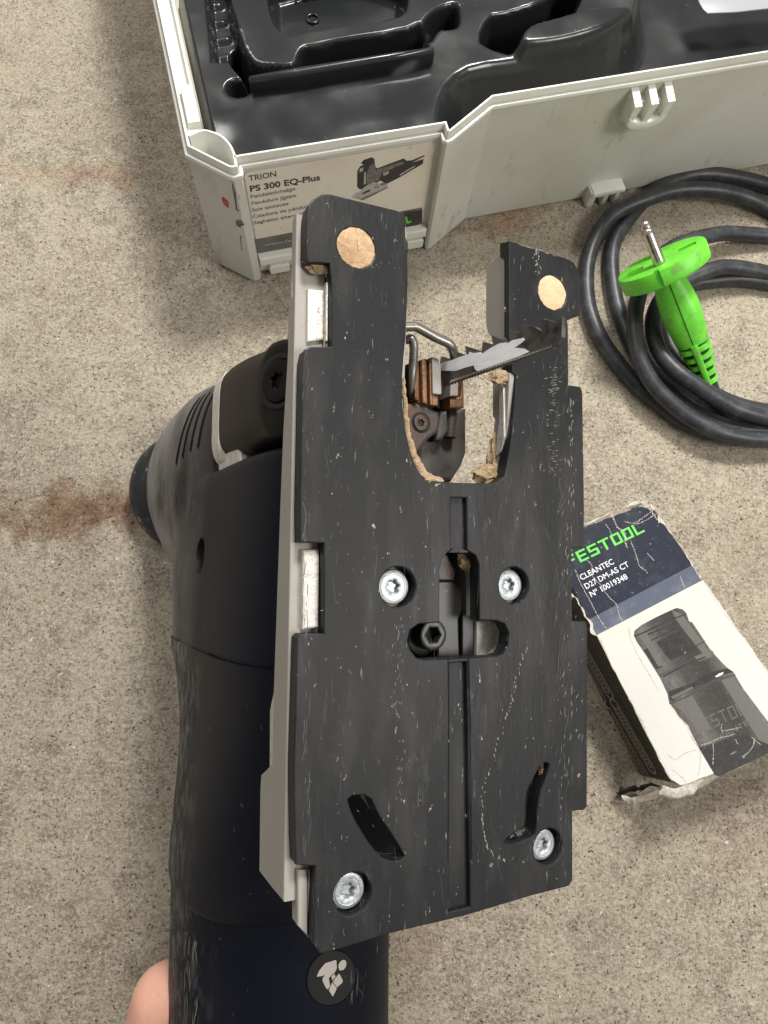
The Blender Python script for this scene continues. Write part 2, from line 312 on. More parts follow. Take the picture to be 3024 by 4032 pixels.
# ------------------------------------------------------------ floor
def floor_material():
    m = M('concrete', (.355, .298, .215), .6, layers=[
        ('n', 4, S1, 6, .38, .66, (.26, .222, .172), .85),
        ('n', 17, S1, 7, .40, .66, (.44, .385, .295), .8),
        ('n', 60, S1, 7, .47, .66, (.20, .165, .122), .85),
        ('r', 190, S1, 6, .47, .60, (.46, .415, .335), .7),
        ('r', 330, S1, 6, .515, .62, (.19, .155, .112), .75),
        ('r', 620, S1, 5, .47, .60, (.56, .495, .385), .7),
        ('r', 600, S1, 6, .545, .64, (.13, .105, .078), .75),
        ('n', 820, S1, 2, .645, .68, (.028, .024, .02), .94),
        ('n', 420, S1, 2, .735, .75, (.75, .72, .65), .8)],
        bump=[('r', 420, S1, 6, 1.0, .0016), ('r', 120, S1, 6, .5, .0014)], rvar=(40, .42, .7))
    nt = m.node_tree; N, Lk = nt.nodes, nt.links; b = N['Principled BSDF']; cur = b.inputs['Base Color'].links[0].from_socket
    tc = [n for n in N if n.type == 'TEX_COORD'][0]
    ns = N.new('ShaderNodeTexNoise'); ns.inputs['Scale'].default_value = 70; ns.inputs['Detail'].default_value = 7; ns.inputs['Roughness'].default_value = .7; Lk.new(tc.outputs['Object'], ns.inputs['Vector'])
    for (px, py, rx, ry, rot, c, amt) in [(300, 2015, .058, .021, .07, (.235, .155, .10), 1.0), (480, 2010, .034, .017, .1, (.235, .16, .11), .7), (230, 690, .085, .010, -.05, (.33, .235, .16), .42), (430, 680, .030, .012, 0, (.29, .19, .12), .35),
                                     (1980, 3340, .028, .022, 0, (.23, .15, .11), .4), (1600, 3700, .022, .016, .3, (.24, .165, .12), .35), (2010, 860, .030, .013, .2, (.33, .19, .12), .65), (2960, 3240, .05, .03, 0, (.22, .16, .125), .35),
                                     (2960, 2180, .04, .03, 0, (.26, .20, .16), .3)]:
        P = at(px, py, 0)
        mp = N.new('ShaderNodeMapping'); mp.vector_type = 'TEXTURE'; Lk.new(tc.outputs['Object'], mp.inputs[0]); mp.inputs['Location'].default_value = P; mp.inputs['Rotation'].default_value = (0, 0, rot); mp.inputs['Scale'].default_value = (rx, ry, 1)
        ln = N.new('ShaderNodeVectorMath'); ln.operation = 'LENGTH'; Lk.new(mp.outputs[0], ln.inputs[0])
        ad = N.new('ShaderNodeMath'); ad.operation = 'MULTIPLY_ADD'; Lk.new(ns.outputs['Fac'], ad.inputs[0]); ad.inputs[1].default_value = 3.0; Lk.new(ln.outputs['Value'], ad.inputs[2])
        mr = N.new('ShaderNodeMapRange'); mr.interpolation_type = 'SMOOTHSTEP'; mr.inputs['From Min'].default_value = 2.6; mr.inputs['From Max'].default_value = 1.6; mr.inputs['To Min'].default_value = 0; mr.inputs['To Max'].default_value = amt; Lk.new(ad.outputs[0], mr.inputs[0])
        mx = N.new('ShaderNodeMix'); mx.data_type = 'RGBA'; mx.blend_type = 'MULTIPLY'; Lk.new(mr.outputs[0], mx.inputs['Factor']); Lk.new(cur, mx.inputs[6]); mx.inputs[7].default_value = (c[0] / .40, c[1] / .36, c[2] / .29, 1); cur = mx.outputs[2]
    Lk.new(cur, b.inputs['Base Color']); return m
fm = mesh([(-3000, -3000, 0), (3000, -3000, 0), (3000, 3000, 0), (-3000, 3000, 0)], [(0, 1, 2, 3)])
fl = link('floor', fm, floor_material()); fl['kind'] = 'structure'; fl['label'] = 'speckled beige concrete floor with brown rust stains'

# ------------------------------------------------------------ tool case
A = Vector((.9715, .237, 0)).normalized(); Bv = Vector((-A.y, A.x, 0))
o0 = at(948, 685, .088); o0.z = 0
FC = Frame(o0, A, Bv, (0, 0, 1))
case = root('tool_case', FC, 'open grey-white plastic tool case with black moulded tray and a picture label on its front', 'tool case')
# outline of the shell (mm), counter-clockwise seen from above, first the visible corner
outer = [(-22.5, 15.5), (-5.5, 0.2), (-3.5, -0.8), (0, -0.4), (0.6, 1.2), (0.6, 4.6), (98.2, 4.6), (98.2, 0.5), (99.5, -.6), (102, 0), (127, 15.2), (330, 15.8), (345, 4), (372, 4), (390, 18), (390, 300), (-22.5, 300)]
def ringwall(prof, path):     # prof: list of (offset inward, z)
    vs, fs = [], []; n = len(path)
    for d, z in prof:
        for p in offs(path, d): vs.append((p[0], p[1], z))
    for i in range(len(prof) - 1):
        for j in range(n): fs.append((i * n + j, i * n + (j + 1) % n, (i + 1) * n + (j + 1) % n, (i + 1) * n + j))
    return mesh(vs, fs)
link('shell', ringwall([(1.2, 1.0), (.2, 2.2), (0, 6), (0, 85.6), (1.6, 85.6), (2.0, 80), (2.2, 5), (2.4, 3)], outer), m_case, case, 30)
link('base', mesh([(p[0], p[1], 3.0) for p in offs(outer, 2.0)], [tuple(range(len(outer)))]), m_case, case)
link('rim', ringwall([(.3, 85.4), (-.7, 86.0), (-.9, 87.0), (-.5, 88.0), (.5, 88.2), (1.0, 87.4), (1.15, 91.4), (1.5, 92.2), (2.3, 92.2), (2.6, 91.4), (2.8, 82)], outer), m_caserim, case, 40)
# left ledge inside the rim and the round-backed corner pocket
slab('side_ledge', [[(-20.0, 24), (-13.2, 29), (-13.0, 290), (-20.0, 290)]], 84, 88.4, m_caserim, case, .4)
slab('ledge_lip', [[(-14.4, 46), (-13.0, 46), (-12.8, 290), (-14.2, 290)]], 84, 91.6, m_caserim, case, .3)
slab('ledge_block', [[(-18.8, 29), (-13.0, 29), (-13.0, 49), (-16, 52), (-18.8, 50)]], 84, 91.8, m_caserim, case, .5)
arc = [FC.hit(x, y, 2, 92) for x, y in [(742, 535), (796, 514), (837, 521), (874, 538), (906, 573), (927, 621)]]
arc = spline([(p.x, p.y, 0) for p in arc], 5)
av, afs = [], []
for i, p in enumerate(arc):
    a = arc[max(i - 1, 0)]; b = arc[min(i + 1, len(arc) - 1)]; t = (b - a).normalized(); n = Vector((-t.y, t.x, 0)) * .75
    for q, z in ((p + n, 8), (p + n, 91.6), (p + n * .5, 92.2), (p - n * .5, 92.2), (p - n, 91.6), (p - n, 8)): av.append((q.x, q.y, z))
for i in range(len(arc) - 1):
    for j in range(5): afs.append((i * 6 + j, i * 6 + j + 1, i * 6 + 6 + j + 1, i * 6 + 6 + j))
link('corner_pocket_wall', mesh(av, afs), m_caserim, case, 40)
slab('corner_pocket_floor', [[(-22, 20), (-20, 15), (-5, 2), (0, 2), (0, 8), (-4, 20), (-14, 28), (-21, 26)]], 40, 42, m_case, case)
# label card
Lx = lambda b: (lambda p: (p[0], b - p[2], p[1]))          # (a, z, lift outward) -> local
FB = 4.35
hp = lambda x, y, b=FB: (lambda q: (q.x, q.z))(FC.hit(x, y, 1, b))
card = [hp(960, 684), hp(996, 942), hp(1666, 815), hp(1707, 562)]
cz = [(2.0, 81.5), (2.0, 34.5), (94.5, 34.5), (97.0, 34.5)]
def rrect(x0, y0, x1, y1, r, n=5):
    o = []
    for cx, cy, a0 in ((x1 - r, y1 - r, 0), (x0 + r, y1 - r, 90), (x0 + r, y0 + r, 180), (x1 - r, y0 + r, 270)):
        for i in range(n + 1): a = math.radians(a0 + 90 * i / n); o.append((cx + r * math.cos(a), cy + r * math.sin(a)))
    return o
sheet('label_card', rrect(1.6, 20, 95.6, 83.4, 2.6), m_card, case, Lx(FB), .0, .18)
bt = [hp(996, 943), hp(1662, 815), hp(1662, 880), hp(998, 1000)]
sheet('label_band', [bt[0], bt[3], bt[2], bt[1]], m_cardband, case, Lx(FB), .19, .05)
slab('label_sill', [[(1.2, 13.5), (97.6, 13.5), (97.6, 20), (1.2, 20)]], -1, 4.2, m_caserim, case, .8, Lx(FB))
slab('lower_panel', [[(1.0, 5.5), (97.8, 5.5), (97.8, 13.2), (1.0, 13.2)]], -1.8, .6, m_case, case, .3, Lx(FB))
for x0, x1 in ((6, 17.5), (84, 97)): slab('foot_tab', [rrect(x0, 3.0, x1, 10, 1.5)], -1, 3.6, m_caserim, case, .6, Lx(FB))
def lt(s, a, b, bold=0, mat=m_ink, h=None, b_=FB):
    p, q = FC.hit(*a, 1, FB), FC.hit(*b, 1, FB); p.y = q.y = FB
    text('lettering', s, p, q, (0, 0, 1), mat, case, bold, (0, -.28, 0), h)
lt('TRION', (981, 712), (1088, 693), 0.004, h=3.7)
lt('PS 300 EQ-Plus', (986, 753), (1260, 707), 0.022, h=4.0)
for s, a, b in [('Pendelstichs\u00e4ge', (988, 780), (1163, 747)), ('Pendulum jigsaw', (991, 806), (1168, 773)), ('Scie sauteuse', (993, 832), (1136, 805)), ('Caladora de p\u00e9ndulo', (996, 858), (1222, 815)), ('Seghetto alternativo', (1000, 882), (1222, 841))]:
    lt(s, a, b, .006, m_inkgrey, 2.6)
lt('www.fe', (1040, 968), (1146, 949), .004, m_inklight, 2.2)
ZL = (1350, 520, .2712)
def pic(name, pts, mat, lift): sheet(name, [hp(x, y) for x, y in sub(ZL, pts)], mat, case, Lx(FB), lift, .04)
pic('printed_picture', [(205, 790), (208, 560), (250, 490), (300, 470), (260, 450), (300, 400), (420, 360), (455, 385), (470, 500), (500, 520), (880, 378), (925, 410), (1000, 405), (1180, 330), (1188, 345), (1000, 440), (1172, 385), (1160, 455), (800, 665), (640, 745), (540, 700), (330, 825), (240, 825)], m_ink, .20)
pic('printed_picture', [(340, 600), (400, 470), (450, 450), (480, 540), (860, 420), (900, 440), (720, 520), (560, 600), (520, 690), (345, 760)], m_inkgrey, .25)
pic('printed_picture', [(580, 595), (668, 556), (660, 598), (590, 632)], m_inklight, .30)
pic('printed_picture', [(236, 580), (246, 525), (296, 503), (290, 558)], m_inklight, .30)
pic('printed_picture', [(302, 760), (306, 580), (330, 570), (332, 740)], m_inklight, .30)
pic('printed_picture', [(820, 610), (900, 560), (1040, 480), (1045, 495), (900, 580), (830, 625)], m_inklight, .30)
pic('printed_picture', [(130, 945), (180, 885), (240, 870), (300, 800), (440, 715), (520, 740), (640, 745), (658, 792), (290, 982)], m_inklight, .25)
for p in ([(270, 890), (330, 850), (400, 825), (395, 850), (290, 895)], [(240, 970), (400, 900), (640, 790), (650, 800), (400, 930), (290, 982)], [(540, 745), (600, 722), (650, 740), (560, 770)], [(440, 800), (500, 770), (510, 780), (450, 812)]):
    pic('printed_picture', p, m_inkgrey if p[0][0] != 270 else m_ink, .31)
pic('label_mark', [(885, 1160), (1155, 1122), (1140, 1290), (1080, 1345), (920, 1375)], m_ink, .27)
pic('lettering', [(900, 1225), (925, 1218), (945, 1290), (990, 1282), (995, 1300), (925, 1325)], m_green, .32)
# wear on the corner: black scuffs and a red dab
FK = lambda x, y, off=0: FC.loc
n2 = Vector((-15.3, -17.0, 0)).normalized()         # outward normal of the chamfered corner face
eC = Vector((17.0, -15.3, 0)).normalized()
def corner_pt(x, y):                                 # photo point on the chamfer face -> (along, z)
    r = ray(x, y); nw = (A * n2.x + Bv * n2.y); P0 = FC.o + (A * -22.5 + Bv * 15.5) / 1000
    k = (P0 - CAMP).dot(nw) / r.dot(nw); q = FC.loc(CAMP + r * k); return ((q - Vector((-22.5, 15.5, 0))).dot(eC), q.z)
cxf = lambda p: Vector((-22.5, 15.5, 0)) + eC * p[0] + n2 * p[2] + Vector((0, 0, p[1]))
Z3 = (680, 480, .3134)
sheet('red_mark', chaikin([corner_pt(*q) for q in sub(Z3, [(622, 935), (650, 950), (715, 1010), (700, 1085), (680, 1070), (640, 1030), (618, 980)])]), m_red, case, cxf, .05, .08)
for p in ([(745, 740), (760, 800), (790, 900), (800, 1020), (810, 1110), (845, 1110), (815, 1125), (795, 1100), (775, 960), (748, 820)], [(790, 1240), (840, 1230), (905, 1290), (850, 1310), (860, 1330), (800, 1300)], [(845, 1425), (858, 1430), (868, 1600), (880, 1620), (862, 1610), (850, 1480)]):
    sheet('scuff', [corner_pt(*q) for q in sub(Z3, p)], m_grime, case, cxf, .05, .06)
# catches on the front wall
def catch(name, x0, x1, ztop, zbot, tall):
    W = lambda a, b, z: (a, 15.4 - b, z)
    ms = []
    if tall:      # upper catch: bowl at the foot with three fins
        for k in range(3):
            a = x0 + 2 + k * 9.0
            vs = [W(a - 1.6, -1, ztop + 2), W(a + 2.4, -1, ztop + 2), W(a - 1.6, 9.5, ztop - 1), W(a + 2.4, 9.5, ztop - 1), W(a - 1.2, 8.5, zbot + 5), W(a + 1.8, 8.5, zbot + 5), W(a - 1.2, -1, zbot), W(a + 1.8, -1, zbot)]
            ms.append(mesh(vs, [(0, 1, 3, 2), (2, 3, 5, 4), (4, 5, 7, 6), (0, 2, 4, 6), (1, 3, 5, 7), (0, 1, 7, 6)]))
        ms.append(slabmesh([chaikin([(x0, zbot + 10), (x0 + .6, zbot + 3), (x0 + 7, zbot - 1), (x1 - 7, zbot - 1), (x1 - 1.5, zbot + 3), (x1 - 1, zbot + 10), (x1 - 7, zbot + 4.5), (x0 + 7, zbot + 4.5)], 2)], -1, 9.5, 1.2, lambda p: W(p[0], p[2], p[1])))
        ms.append(slabmesh([chaikin([(x0, zbot + 14), (x0 + .6, zbot + 3), (x0 + 7, zbot), (x1 - 7, zbot), (x1 - 1.5, zbot + 3), (x1 - 1, zbot + 14)], 1)], -1, 4.5, .8, lambda p: W(p[0], p[2], p[1])))
    else:
        ms.append(slabmesh([chaikin([(x0, ztop - 5), (x0 + 2, ztop), (x1 - 1, ztop), (x1, ztop - 3.4)], 1)], -1, 8, .8, lambda p: W(p[0], p[2], p[1])))
        for a, wd in ((x0 + .5, 4.2), (x0 + 10, 3), (x0 + 17.5, 2.6)):
            ms.append(slabmesh([[(a, zbot), (a + wd, zbot), (a + wd, ztop - 2), (a, ztop - 2)]], -1, 6.5, .5, lambda p: W(p[0], p[2], p[1])))
    link(name, joinmesh(ms), m_caserim, case, 35)
catch('catch', 200.5, 224, 83, 65, True)
catch('catch', 202.0, 224, 15, 1.0, False)
# ------------------------------------------------------------ black moulded tray as one height field
def sdf(poly):
    n = len(poly)
    def f(x, y):
        d = 1e9; s = False
        for i in range(n):
            ax, ay = poly[i - 1]; bx, by = poly[i]; ex, ey = bx - ax, by - ay; wx, wy = x - ax, y - ay
            t = max(0, min(1, (wx * ex + wy * ey) / (ex * ex + ey * ey + 1e-12))); qx, qy = wx - ex * t, wy - ey * t
            d = min(d, qx * qx + qy * qy)
            if (ay > y) != (by > y) and x < (bx - ax) * (y - ay) / (by - ay) + ax: s = not s
        return -math.sqrt(d) if s else math.sqrt(d)
    return f
def trp(pts, z=84): return [(lambda q: (q.x, q.y))(FC.hit(x, y, 2, z)) for x, y in pts]
ZT1, ZT2, ZT4 = (600, 0, .4219), (1200, 0, .6028), (1700, 0, .798)
feats = []   # (polygon, level, slope width, is_raise)
feats.append((chaikin([(104, -20), (105, 8), (108, 22), (116, 33), (128, 38), (155, 37), (185, 38), (206, 43), (222, 54), (232, 72), (238, 110), (244, 300), (500, 300), (500, -20)]), 58, 17, False))
feats.append((chaikin([(46, 53.5)] + [(44, 54)] + trp([(992, 331), (963, 304), (905, 236), (887, 169), (895, 126), (929, 112), (945, 170), (975, 225), (1010, 258), (1100, 268), (1170, 262), (1185, 200), (1215, 183)]) + trp([(1598, 122), (1652, 98), (1672, 110), (1680, 181), (1652, 225), (1200, 296)])), 46, 5, False))
feats.append((chaikin(trp([(1050, -160), (1062, 0), (1082, 80), (1112, 118), (1150, 128), (1190, 114), (1300, 97), (1561, 60), (1598, 26), (1600, -160)])), 66, 7, False))
feats.append((chaikin(trp(sub(ZT4, [(240, 190), (290, 85), (345, 78), (560, 20), (600, -30), (640, -140), (780, -140), (700, 60), (640, 118), (520, 150), (440, 190), (400, 260), (330, 240), (290, 225)]))), 50, 6, False))
feats.append((chaikin(trp(sub(ZT2, [(770, 165), (830, 90), (900, 45), (985, 22), (1002, 60), (1002, 165), (930, 185), (870, 180), (800, 290)]))), 68, 5, False))
feats.append((trp(sub(ZT1, [(480, -260), (500, 0), (560, 560), (680, 560), (790, 250), (720, 0), (700, -260)])), 72, 4, False))
feats.append((ell(*trp([(942, 345)], 84)[0], 6.2, 5.2, 20), 70, 3.5, False))
rib = (sdf([(15.5, 47.0), (105.5, 48.6), (105.5, 51.8), (15.5, 51.0)]))
hump = sdf(chaikin(trp(sub(ZT4, [(430, 275), (420, 220), (470, 165), (560, 140), (700, 110), (760, 85), (1000, 75), (900, 160), (800, 210), (640, 250), (520, 270)]))))
F2 = [(sdf(p), lv, sw) for p, lv, sw, _ in feats]
def sm(t): t = max(0, min(1, t)); return t * t * (3 - 2 * t)
def trayz(x, y):
    z = 84.0
    for k, (f, lv, sw) in enumerate(F2):
        d = f(x, y)
        if k == 0: tt = sm(.5 - d / sw)
        else: tt = sm(-d / sw + .35)
        z = z * (1 - tt) + min(lv, z) * tt
    pass
    d = hump(x, y); z += 7.0 * sm(.6 - d / 6)
    # ribs in the left channel
    if -6 < x < 12 and 62 < y: 
        c = sm((x + 6) / 3) * sm((12 - x) / 3); z += 2.4 * c * sm((math.sin(y * .55) - .2) * 1.6) if z < 78 else 0
    e = x + 13.0; z = z - 26 * sm((5.5 - e) / 5) if y > 30 else z - 10 * sm((3 - e) / 3)
    return z + noise.noise((x * .05, y * .05, 3)) * .8
step = 0.85; xs = [-12.6 + step * i for i in range(int(332 / step))]; ys = [5 + step * i for i in range(int(132 / step))]
def fronty(x): return 6.6 if x < 99 else (6.6 + (x - 99) / 28 * 11.0 if x < 127 else 17.9 + (x - 127) * .003)
pocket = sdf([(p.x, p.y) for p in arc] + [(4, -5), (-40, -5), (-40, 24)])
tv, idx = [], {}; tf = []
for j, y in enumerate(ys):
    for i, x in enumerate(xs):
        yf = fronty(x); yy = y
        if y < yf:
            if y + step < yf: continue
            yy = yf
        if pocket(x, yy) < .4 and x < 6: continue
        idx[i, j] = len(tv); tv.append((x, yy, trayz(x, yy)))
for (i, j) in list(idx):
    q = [idx.get(k) for k in ((i, j), (i + 1, j), (i + 1, j + 1), (i, j + 1))]
    if None not in q: tf.append(tuple(q))
tm = mesh(tv, tf)
link('moulded_tray', tm, m_tray, case, 180)
slab('tray_rib', [chaikin([(14.5, 46.6), (105.5, 48.4), (106.3, 50), (105.5, 51.9), (14.5, 51.2), (13.2, 49)])], 76, 92.5, m_tray, case, 1.7, None, 60)
# raised number and ring on the pocket floor
p0 = FC.hit(1158, 12, 2, 66); p1 = FC.hit(1255, -2, 2, 66)
text('lettering', '760', (p0.x, p0.y, 66.6), (p1.x, p1.y, 66.6), (0, 1, 0), m_tray, case, .02)
q = FC.hit(1232, 78, 2, 66); link('moulding_ring', tubemesh([(q.x + 3 * math.cos(a), q.y + 3 * math.sin(a), 66.8) for a in [i * math.pi / 12 for i in range(24)]], .55, 8, True), m_tray, case, 60)
# loose pale sheet lying in the tray
sp = [FC.hit(x, y, 2, 76) for x, y in [(2735, -40), (2762, 30), (2795, 58), (3200, 12), (3200, -80)]]
sh = slabmesh([chaikin([(p.x, p.y) for p in sp], 1)], 75.2, 76, .2)
so = link('plastic_sheet', sh, m_sheet, None, 30, label='pale translucent plastic sheet lying in the right end of the black tray'); so.matrix_world = FC.mat(); so['category'] = 'plastic sheet'

# ------------------------------------------------------------ power cord
def cp(pts):
    return [at(2200 + .5425 * a, 600 + .5425 * b, z / 1000) * 1000 for a, b, z in pts]
cord = root('power_cord', Frame((.22, .19, 0), (1, 0, 0), (0, 1, 0), (0, 0, 1)), 'coiled black rubber power cord with a green two-pin plug lying on the concrete', 'power cord')
runs = [
 [(1900, 560, 5), (1750, 520, 5), (1514, 400, 6), (1350, 325, 8), (1150, 278, 12), (950, 268, 13), (800, 288, 13), (650, 335, 13), (500, 392, 12), (385, 460, 11), (300, 560, 9), (240, 690, 7), (207, 820, 6), (200, 960, 5), (215, 1110, 5), (250, 1230, 5), (310, 1360, 5), (405, 1500, 5), (520, 1640, 5), (620, 1735, 5), (740, 1830, 5), (900, 1950, 5), (1080, 2020, 5), (1300, 2040, 5)],
 [(1900, 420, 5), (1700, 320, 5), (1514, 240, 5), (1300, 185, 5), (1100, 158, 5), (950, 168, 5), (830, 208, 5), (720, 262, 5), (620, 350, 5), (540, 440, 5), (475, 530, 5), (415, 620, 5), (385, 730, 5), (383, 860, 5), (400, 1000, 5), (430, 1140, 5), (475, 1260, 5), (520, 1370, 5), (600, 1500, 5), (700, 1640, 5), (860, 1780, 5), (1000, 1890, 5), (1200, 1985, 5), (1500, 2030, 5), (1900, 2040, 5)],
 [(1900, 620, 5), (1700, 610, 5), (1514, 605, 6), (1350, 594, 8), (1200, 588, 11), (1080, 608, 14), (960, 640, 16), (830, 690, 17), (700, 790, 18), (620, 920, 19), (575, 1060, 20), (552, 1200, 20), (558, 1370, 19), (600, 1530, 18), (690, 1690, 16), (810, 1815, 14), (950, 1925, 13), (1110, 2010, 13), (1300, 2065, 12), (1514, 2085, 10), (1900, 2080, 6)],
 [(1900, 980, 5), (1700, 940, 6), (1514, 880, 9), (1350, 845, 12), (1200, 832, 14), (1100, 855, 15), (980, 900, 15), (840, 970, 15), (740, 1070, 16), (690, 1190, 17), (690, 1310, 18), (725, 1430, 19), (800, 1535, 20), (900, 1625, 21), (1020, 1705, 21), (1150, 1790, 20), (1300, 1865, 19), (1514, 1925, 16), (1800, 1960, 8), (1950, 1960, 6)],
 [(1900, 1000, 5), (1700, 980, 5), (1500, 940, 5), (1300, 920, 5), (1100, 935, 5), (960, 965, 5), (830, 1060, 5), (780, 1200, 5), (790, 1350, 5), (850, 1480, 5), (990, 1640, 5), (1190, 1790, 5), (1500, 1880, 5), (1900, 1900, 5)],
]
R0 = Vector((220, 190, 0))
for r_ in runs:
    pts = [p - R0 for p in spline(cp(r_), 6)]
    link('cable', tubemesh(pts, 4.5, 16), m_cable, cord, 60)
# plug
TA = at(2795, 1520, .012) * 1000; DC = at(2600, 1018, .0535) * 1000
ax = (DC - TA); PLn = ax.length; ax.normalize()
tocam = (CAMP * 1000 - DC).normalized(); e2 = -(tocam - ax * tocam.dot(ax)).normalized(); e1 = e2.cross(ax).normalized()
if e1.x < 0: e1 = -e1
def PP(a, b, s): return TA + e1 * a + e2 * b + ax * (s * PLn) - R0
def plug_loft(st, n=36): return loftmesh(st, lambda p, q, s: PP(p, q, s), n)
pb = link('plug', plug_loft(interp([(.36, 0, 0, 8.2, 7.6, 2.3), (.42, 0, 0, 8.9, 8.2, 2.4), (.52, 0, 0, 9.7, 9.2, 2.6), (.62, 0, 0, 10.1, 9.4, 2.6), (.74, 0, 0, 9.2, 8.6, 2.4), (.83, 0, 0, 7.9, 7.6, 2.2), (.87, 0, 0, 7.9, 7.6, 2.2), (.91, 0, 0, 9.0, 8.6, 2.2), (.96, 0, 0, 9.0, 8, 2.2)], 4)), m_green, cord, 60)
DT = 9.4 / PLn
dm = []
for s0, s1, k in ((1 - DT, 1.0, 1),):
    prof = [(1 - DT, .94), (1 - DT * .93, .985), (1 - DT * .8, 1.0), (1 - DT * .12, 1.0), (1 - DT * .04, .985), (1.0, .955)]
    dm.append(loftmesh([(s, 0, 0, 22.8 * f, 20 * f, 2.15) for s, f in prof], lambda p, q, s: PP(p, q, s), 64))
disc = link('plug_disc', dm[0], m_green, pb, 35)
cutters = []
for a in (-13.5, 13.5): cutters.append(mesh([PP(a + dx * 4.4, dy * 2.4 - 1, 1.0 + dz * .028) for dx in (-1, 1) for dy in (-1, 1) for dz in (-1, 1)], [(0, 1, 3, 2), (4, 5, 7, 6), (0, 1, 5, 4), (2, 3, 7, 6), (0, 2, 6, 4), (1, 3, 7, 5)]))
for a in (-3.8,): cutters.append(mesh([PP(a + dx * 1.3, -20.5 + dy * 2.6, 1 - DT * .5 + dz * DT) for dx in (-1, 1) for dy in (-1, 1) for dz in (-1, 1)], [(0, 1, 3, 2), (4, 5, 7, 6), (0, 1, 5, 4), (2, 3, 7, 6), (0, 2, 6, 4), (1, 3, 7, 5)]))
cut(disc, cutters)
for b in (-9.5, 9.5):
    st = [(0.0, 2.95), (.80, 2.95), (.92, 2.7), (.98, 1.9), (1.0, .7)]
    base = DC - R0 + e2 * b * 1.0 + e1 * -1.0
    link('pin', tubemesh([base + ax * (19.5 * s) for s, _ in st], [r for _, r in st], 18), m_pin, pb, 60)
sl = []
for k in range(5):
    s = .03 + k * .068; r = 5.2 + k * .8
    st = [(s, .85), (s + .006, 1.0), (s + .036, 1.0), (s + .042, .85)]
    link('strain_relief_ring', loftmesh([(q, 0, 0, r * f, r * .92 * f, 2.6) for q, f in st], lambda p, q2, s2: PP(p, q2, s2), 28), m_green, pb, 40)
link('strain_relief_core', loftmesh([(-.01, 0, 0, 4.3, 4.2, 2), (.37, 0, 0, 7.2, 6.6, 2)], lambda p, q2, s2: PP(p, q2, s2), 24), m_greendark, pb, 60)
link('strain_relief_spine', loftmesh([(.02, -.3, -5.0, 1.6, .9, 3), (.37, -.3, -7.9, 1.9, .9, 3)], lambda p, q2, s2: PP(p, q2, s2), 12), m_green, pb, 60)
seam = [(.03, -5.5), (.2, -7.0), (.36, -7.72), (.42, -8.28), (.52, -9.28), (.62, -9.48), (.74, -8.68), (.84, -7.72)]
link('seam', tubemesh(spline([PP(-.3, b, s) for s, b in seam], 4), .22, 6), m_greendark, pb)
link('cable', tubemesh(spline([PP(0, 0, .05), PP(0, 0, -.08), at(2850, 1600, .006) * 1000 - R0, at(2950, 1680, .005) * 1000 - R0, at(3150, 1740, .005) * 1000 - R0], 6), 4.6, 12), m_cable, cord, 60)
# ------------------------------------------------------------ carton
BH = 36
cTL, cTR, cBL, cBR = [at(x, y, BH / 1000) for x, y in [(2159, 2128), (2556, 1976), (2655, 3099), (3201, 2897)]]
ey = ((cTL - cBL).normalized() + (cTR - cBR).normalized()).normalized(); ex = Vector((ey.y, -ey.x, 0))
fo = cBL.copy(); fo.z = 0
FX = Frame(fo, ex, ey, (0, 0, 1))
loc4 = [FX.loc(c) for c in (cBL, cBR, cTR, cTL)]
box = root('cardboard_box', FX, 'battered dark blue and white cardboard box printed with a black hose connector', 'cardboard box')
def bx(x, y): q = FX.hit(x, y, 2, BH); return (q.x, q.y)
W0 = [(p.x, p.y) for p in loc4]
def wob(poly, amp, stepmm=2.5, seed=0):
    out = []
    for i in range(len(poly)):
        a, b = Vector(poly[i]), Vector(poly[(i + 1) % len(poly)]); n = max(1, int((b - a).length / stepmm))
        for k in range(n):
            p = a.lerp(b, k / n); out.append((p.x + noise.noise((p.x * .3, p.y * .3, seed)) * amp + noise.noise((p.x, p.y, seed + 4)) * amp * .5, p.y + noise.noise((p.x * .3 + 9, p.y * .3, seed)) * amp + noise.noise((p.x, p.y + 9, seed + 4)) * amp * .5))
    return out
b0, b1, b2, b3 = W0
body_out = wob([(b0[0] + 2.5, b0[1]), (b1[0], b1[1]), (b2[0], b2[1] - 5), (b2[0] - 5, b2[1]), (b3[0], b3[1]), (b0[0], b0[1] + 3)], .5, 3.1)
slab('carton_body', [body_out], .3, BH - .5, m_sidecard, box, .8)
top = wob([(b0[0] + 3, b0[1] - 1), (b1[0], b1[1]), (b2[0], b2[1] - 5), (b2[0] - 5, b2[1]), (b3[0], b3[1]), (b0[0], b0[1] + 4)], .5, 3.1)
def clip(poly, f):      # keep where f >= 0
    out = []
    for i in range(len(poly)):
        a, b = poly[i], poly[(i + 1) % len(poly)]; fa, fb = f(a), f(b)
        if fa >= 0: out.append(a)
        if (fa >= 0) != (fb >= 0): t = fa / (fa - fb); out.append((a[0] + (b[0] - a[0]) * t, a[1] + (b[1] - a[1]) * t))
    return out
def line(p, q): return lambda r: (q[0] - p[0]) * (r[1] - p[1]) - (q[1] - p[1]) * (r[0] - p[0])
l1 = line(bx(2349, 2501), bx(2765, 2285)); l2 = line(bx(2319, 2439), bx(2717, 2230))
ID = lambda p: p
inset = lambda poly, d: [(x + (d if x < 20 else -d if x > 40 else 0), y) for x, y in poly]
slab('white_panel', [clip(top, lambda p: -l1(p))], BH - .6, BH, m_whitecard, box, .0, ID, 0)
slab('slate_band', [clip(clip(top, l1), lambda p: -l2(p))], BH - .6, BH + .01, m_navy2, box, 0, ID, 0)
slab('navy_panel', [clip(top, l2)], BH - .6, BH + .02, m_navy, box, 0, ID, 0)
